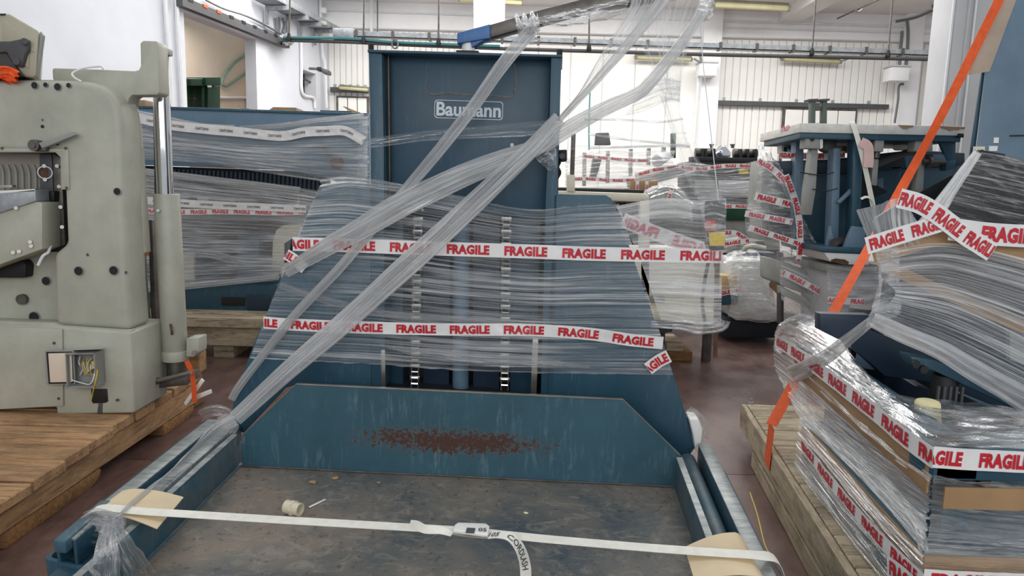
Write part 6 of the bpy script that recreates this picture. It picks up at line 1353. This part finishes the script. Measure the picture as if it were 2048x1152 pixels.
# mid frame: a U-shaped tray carried above the lower section
zm0, zm1 = .655, .745
lbox('frame_side', 0, 1.3, .004, .12, zm0, zm1, M_blue); b = MB(); b.box(oLd + V((.0, 0, zm0)), V((1.3, 0, 0)), V((0, .12, 0)), V((0, 0, zm1 - zm0))); b.out('frame_front', M_blue, ld, bev=.006)
lbox('edge_card', .02, 1.28, -.004, .003, zm0 - .045, zm0 + .03, M_cardb, .001); b = MB(); b.box(oLd + V((.03, -.01, zm0 - .075)), V((1.3, 0, 0)), V((0, .006, 0)), V((0, 0, .06))); b.out('edge_card', M_cardb, ld)
lbox('inner_web', .3, 1.25, .3, .34, .45, .70, M_dkblue); lbox('strut', .12, .2, .1, .18, .44, .66, M_blue); lbox('strut', .95, 1.03, .06, .14, .44, .66, M_blue); lbox('gear_case', .3, .8, .12, .3, .45, .62, M_void, .02)
lbox('strut', .1, .17, .45, .52, .44, .66, M_dkblue)
# motors and lumps at the far end of the frame
for k, (s, x, r, h, m_) in enumerate(((1.12, .12, .07, .17, M_grey), (1.2, .26, .085, .2, M_greyd), (.95, .2, .06, .12, M_bluelight))):
    b = MB(); c = oLd + dLd * s + V((x, 0, zm1 - .02)); b.cyl(c, c + V((0, 0, h)), r, 18, r * .8); b.out('motor', m_, ld, bev=.01)
c = FP_(1856, 800, .35); b = MB(); b.cyl(c + V((0, 0, -.12)), c + V((0, 0, .0)), .05, 16, .035); b.out('foam_roll', plain('yellow_foam', (226, 216, 170), .8), ld, bev=.01)
c = yp(1890, 760, 2.35); b = MB(); b.cyl(c - V((0, 0, .4)), c + V((0, 0, .02)), .042, 20); b.out('damper', M_black, ld, bev=.004)
for k in range(5): b = MB(); b.box(c + V((-.05 + k * .02, -.048, -.16)), V((.008, 0, 0)), V((0, .008, 0)), V((0, 0, .15))); b.out('rib', M_greyd, ld)
# beam sloping down to the right and plate behind the opening
P24 = Pl((0, 2.55, 0), (0, 1, 0)); P22 = Pl((0, 2.3, 0), (0, 1, 0))
b = MB(); b.prism(P24.poly([(1640, 627), (1742, 630), (1742, 660), (1880, 716), (2080, 800), (2080, 850), (1880, 768), (1770, 752), (1700, 690), (1640, 660)]), V((0, .05, 0))); b.out('navy_plate', M_dkblue, ld, bev=.004)
b = MB(); b.prism(P22.poly([(1820, 712), (1870, 720), (2080, 806), (2080, 842), (1868, 742), (1830, 735)]), V((0, .08, 0))); b.out('sloping_beam', M_blue, ld, bev=.006)
for x, y in ((1829, 727), (1845, 738)): b = MB(); c = P22(x, y, -.002); b.cyl(c, c - V((0, .012, 0)), .014, 10); b.out('bolt_head', M_black, ld)
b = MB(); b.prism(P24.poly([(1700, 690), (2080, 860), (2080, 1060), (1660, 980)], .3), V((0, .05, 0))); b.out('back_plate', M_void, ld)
# upper sections
b = MB(); b.prism(P24.poly([(1738, 440), (1800, 402), (1850, 430), (1890, 500), (2080, 540), (2080, 790), (1880, 712), (1752, 640), (1762, 560)], .02), V((.3, .35, 0))); b.out('upper_section', M_dkblue, ld, bev=.02)
b = MB(); b.prism(P22.poly([(1834, 452), (1950, 306), (1962, 300), (2080, 330), (2080, 488), (1900, 478)], .04), V((.3, .3, .0))); b.out('black_hood', M_black, ld, bev=.02)
b = MB(); b.prism(P22.poly([(1962, 300), (2010, 308), (2012, 318), (1960, 312)], .02), V((0, .012, 0))); b.out('hood_slot', M_void, ld)
b = MB(); b.prism(P22.poly([(1775, 500), (1880, 480), (2080, 520), (2080, 640), (1890, 590), (1800, 560)], .02), V((.3, .3, 0))); b.out('mid_section', M_bluelight if 0 else M_greyd, ld, bev=.01)
b = MB(); b.prism(P22.poly([(2020, 655), (2080, 670), (2080, 740), (2020, 720)], .0), V((0, .02, 0))); b.out('pale_panel', M_grey, ld)
# brown card edges on the upper sections
def card_edge(pts, w_, lab, off=-.03): return ribbon(P22.poly(pts, off), w_, V((0, .25, 1)), M_cardb, 'edge_card', ld, 40)
card_edge([(1745, 510), (1790, 500), (1870, 478), (1940, 484), (2080, 520)], .05, ''); card_edge([(1758, 528), (1800, 545), (1880, 582), (1960, 618), (2080, 668)], .04, '')
# ---- wrap on the load
Lf = lambda pts, off=-.02: LP_.poly(pts, off)
U = lambda pts, off=-.05: P22.poly(pts, off)
film_obj('stretch_film', [U([(1948, 303), (2010, 312), (2080, 330)], -.02), U([(1905, 358), (1990, 375), (2080, 395)], -.03), U([(1866, 408), (1970, 425), (2080, 445)], -.03), U([(1834, 450), (1950, 478), (2080, 500)], -.02)], M_filmH, 60, 60, .006, 24, 2, 61, label='shiny film over the black hood at the right edge', cat='stretch film')
film_obj('stretch_film', [U([(1712, 420), (1732, 470), (1748, 520)], .0), U([(1755, 410), (1768, 455), (1772, 512)], -.02), U([(1800, 398), (1806, 450), (1800, 505)], -.03), U([(1838, 446), (1850, 465), (1868, 482)], -.03)], M_filmD, 40, 50, .008, 30, 2, 62, label='pulled film corner between the orange strap and the black hood', cat='stretch film')
film_obj('stretch_film', [U([(1830, 450), (1870, 400), (1948, 300)], -.03), U([(1842, 452), (1890, 400), (1955, 305)], -.035), U([(1880, 440), (1900, 410), (1962, 308)], -.03)], M_filmR, 40, 16, .005, 8, 2, 63, label='milky film sheet folded along the edge of the black hood', cat='stretch film')
film_obj('stretch_film', [U([(1750, 505), (1870, 486), (1960, 496), (2080, 525)]), U([(1770, 560), (1880, 545), (2080, 590)], -.06), U([(1790, 590), (1900, 620), (2080, 690)], -.06), U([(1740, 640), (1880, 700), (2080, 800)], -.06)], M_filmA, 70, 110, .008, 60, 2, 64, label='streaky film across the middle of the right-hand load', cat='stretch film')
film_obj('stretch_film', [U([(1750, 500), (1775, 495), (1800, 495)], -.05), U([(1758, 560), (1770, 560), (1800, 570)], -.05), U([(1742, 620), (1765, 615), (1800, 625)], -.05), U([(1728, 665), (1750, 650), (1772, 640)], -.05)], M_filmK, 24, 60, .008, 14, 2, 65, label='narrow crumpled waist of film on the left corner of the load', cat='stretch film')
film_rope('film_strand', [U([(1745, 640)], -.06)[0], U([(1800, 665)], -.06)[0], U([(1880, 700)], -.06)[0], U([(1990, 765)], -.06)[0], U([(2080, 815)], -.06)[0]], lambda t: .05 + .03 * t, M_filmR, 60, 3, .3, seed=66, label='film strand sloping along the lower edge of the upper load', cat='stretch film')
film_rope('film_strand', [U([(1750, 636)], -.06)[0], U([(1700, 676)], .05)[0], LP_(1660, 708, -.03), LP_(1610, 738, -.03), LP_(1580, 752, -.03)], lambda t: .03 + .05 * t, M_filmR, 50, 3, .3, seed=67, label='film strand from the waist of the load down to the tape on its left side', cat='stretch film')
inner = [yp(1560, 650, 3.05), yp(1600, 628, 3.0), yp(1640, 640, 2.95), yp(1690, 690, 2.7), yp(1735, 752, 2.45), yp(1800, 792, 2.3), yp(1920, 806, 2.25), yp(2080, 822, 2.2)]
outer = [LP_(1548, 672, -.01), LP_(1590, 700, -.01), LP_(1650, 742, -.01), LP_(1720, 792, -.01), LP_(1790, 842, -.01), LP_(1862, 886, -.01), FP_(1950, 893, -.01), FP_(2080, 900, -.01)]
mid_ = [a.lerp(c, .5) + V((0, 0, .02)) for a, c in zip(inner, outer)]
film_obj('stretch_film', [inner, mid_, outer], M_filmK, 90, 50, .01, 16, 8, 68, label='crumpled film drawn over the top of the middle frame of the load', cat='stretch film')
film_obj('stretch_film', [[yp(1552, 662, 3.08), yp(1566, 648, 3.06), yp(1600, 652, 3.0), yp(1618, 630, 3.0), yp(1660, 632, 2.95), yp(1668, 660, 2.9)], [LP_(1548, 690, -.0), LP_(1590, 690, .04), yp(1640, 680, 2.85), yp(1690, 690, 2.75)], [LP_(1550, 700, -.01), LP_(1600, 712, -.01), LP_(1660, 750, -.01)]], M_filmK, 50, 40, .02, 10, 5, 69, label='film bag over the motors at the far end of the middle frame', cat='stretch film')
film_obj('stretch_film', [Lf([(1547, 690), (1640, 770), (1740, 860), (1862, 950)], -.012), Lf([(1552, 740), (1640, 830), (1750, 930), (1858, 1020)], .03), Lf([(1600, 838), (1680, 915), (1770, 1010), (1846, 1100)], -.012)], M_filmA, 70, 70, .012, 24, 4, 70, label='slack film between the middle frame and the lower section on the left side', cat='stretch film')
film_obj('stretch_film', [Lf([(1600, 842), (1680, 930), (1760, 1020), (1846, 1108)], -.014), Lf([(1594, 880), (1680, 990), (1760, 1080), (1846, 1152)], -.02), Lf([(1588, 935), (1680, 1060), (1760, 1160), (1846, 1290)], -.014)], M_filmA, 70, 60, .006, 24, 3, 71, label='film over the lower blue section along its left face', cat='stretch film')
film_obj('stretch_film', [[FP_(1866, 950, -.012), FP_(1950, 962, -.012), FP_(2080, 975, -.012)], [FP_(1862, 1010, .06), FP_(1960, 1040, .08), FP_(2080, 1050, .08)], [FP_(1850, 1105, -.012), FP_(1950, 1110, -.012), FP_(2080, 1116, -.012)]], M_filmA, 60, 60, .01, 18, 3, 72, label='film over the dark front opening of the load', cat='stretch film')
film_obj('stretch_film', [[FP_(1848, 1100, -.014), FP_(1950, 1108, -.014), FP_(2080, 1112, -.014)], [FP_(1846, 1170, -.016), FP_(1950, 1180, -.016), FP_(2080, 1185, -.016)]], M_filmB, 40, 14, .005, 8, 3, 73, label='film on the front face of the lower section', cat='stretch film')
film_rope('film_hem', [LP_(1600, 842, -.02), LP_(1700, 905, .06), LP_(1780, 990, .1), LP_(1848, 1060, .02)], lambda t: .03, M_filmR, 60, 3, .4, seed=74, label='gathered film edge sagging down the left side of the load', cat='stretch film')
film_rope('film_hem', [FP_(1848, 1102, -.02), FP_(1830, 1040, .1), FP_(1760, 950, .4)][::-1] + [FP_(1940, 1070, .0), FP_(2080, 1092, -.01)][:0], lambda t: .025, M_filmR, 40, 3, .4, seed=75, label='film fold rising from the front corner of the lower section', cat='stretch film')
# ---- tapes on the load
tape('long fragile tape along the left side of the middle frame', Lf([(1550, 680), (1600, 712), (1660, 757), (1740, 818), (1800, 868), (1866, 916)], -.022), .058, M_tape, M_red, pitch=.245, start=.035)
tape('fragile tape across the front of the middle frame at the right edge', FP_.poly([(1864, 914), (1950, 920), (2080, 926)], -.022), .058, M_tape, M_red, pitch=.176, start=-.052, word='FRAGILE')
tape('fragile tape along the left face of the lower section', Lf([(1603, 888), (1660, 962), (1720, 1034), (1780, 1100), (1846, 1166)], -.026), .05, M_tape, M_red, pitch=.22, start=.0)
tape('fragile tape across the front of the lower section at the bottom edge', FP_.poly([(1846, 1158), (1950, 1164), (2080, 1168)], -.024), .058, M_tape, M_red, pitch=.24, start=.02)
tape('loose fragile tape end hanging below the corner of the lower section', Lf([(1774, 1130), (1800, 1150), (1830, 1178)], -.034), .06, M_tape, M_red, pitch=.24, start=.02)
tape('fragile tape rising from the waist of the load to the hood', U([(1733, 492), (1790, 474), (1850, 456), (1900, 440)], -.08), .055, M_tape, M_red, pitch=.135, start=.01, ffrac=.8)
tape('fragile tape slanting down across the hood of the load', U([(1798, 396), (1840, 408), (1880, 432), (1930, 470), (1985, 505)], -.085), .06, M_tape, M_red, pitch=.125, start=.0, ffrac=.85)
tape('fragile tape on the right edge below the black hood', U([(1900, 458), (1980, 468), (2080, 474)], -.07), .07, M_tape, M_red, pitch=.24, start=.1)
# floor sliver marks
b = MB(); b.tube([zp(1500, 985, .003), zp(1515, 1030, .003), zp(1530, 1090, .003), zp(1542, 1110, .003)], .003, 5); b.out('cord', M_yellow, None, label='thin yellow cord on the floor along the right rail of the lift', cat='cord')
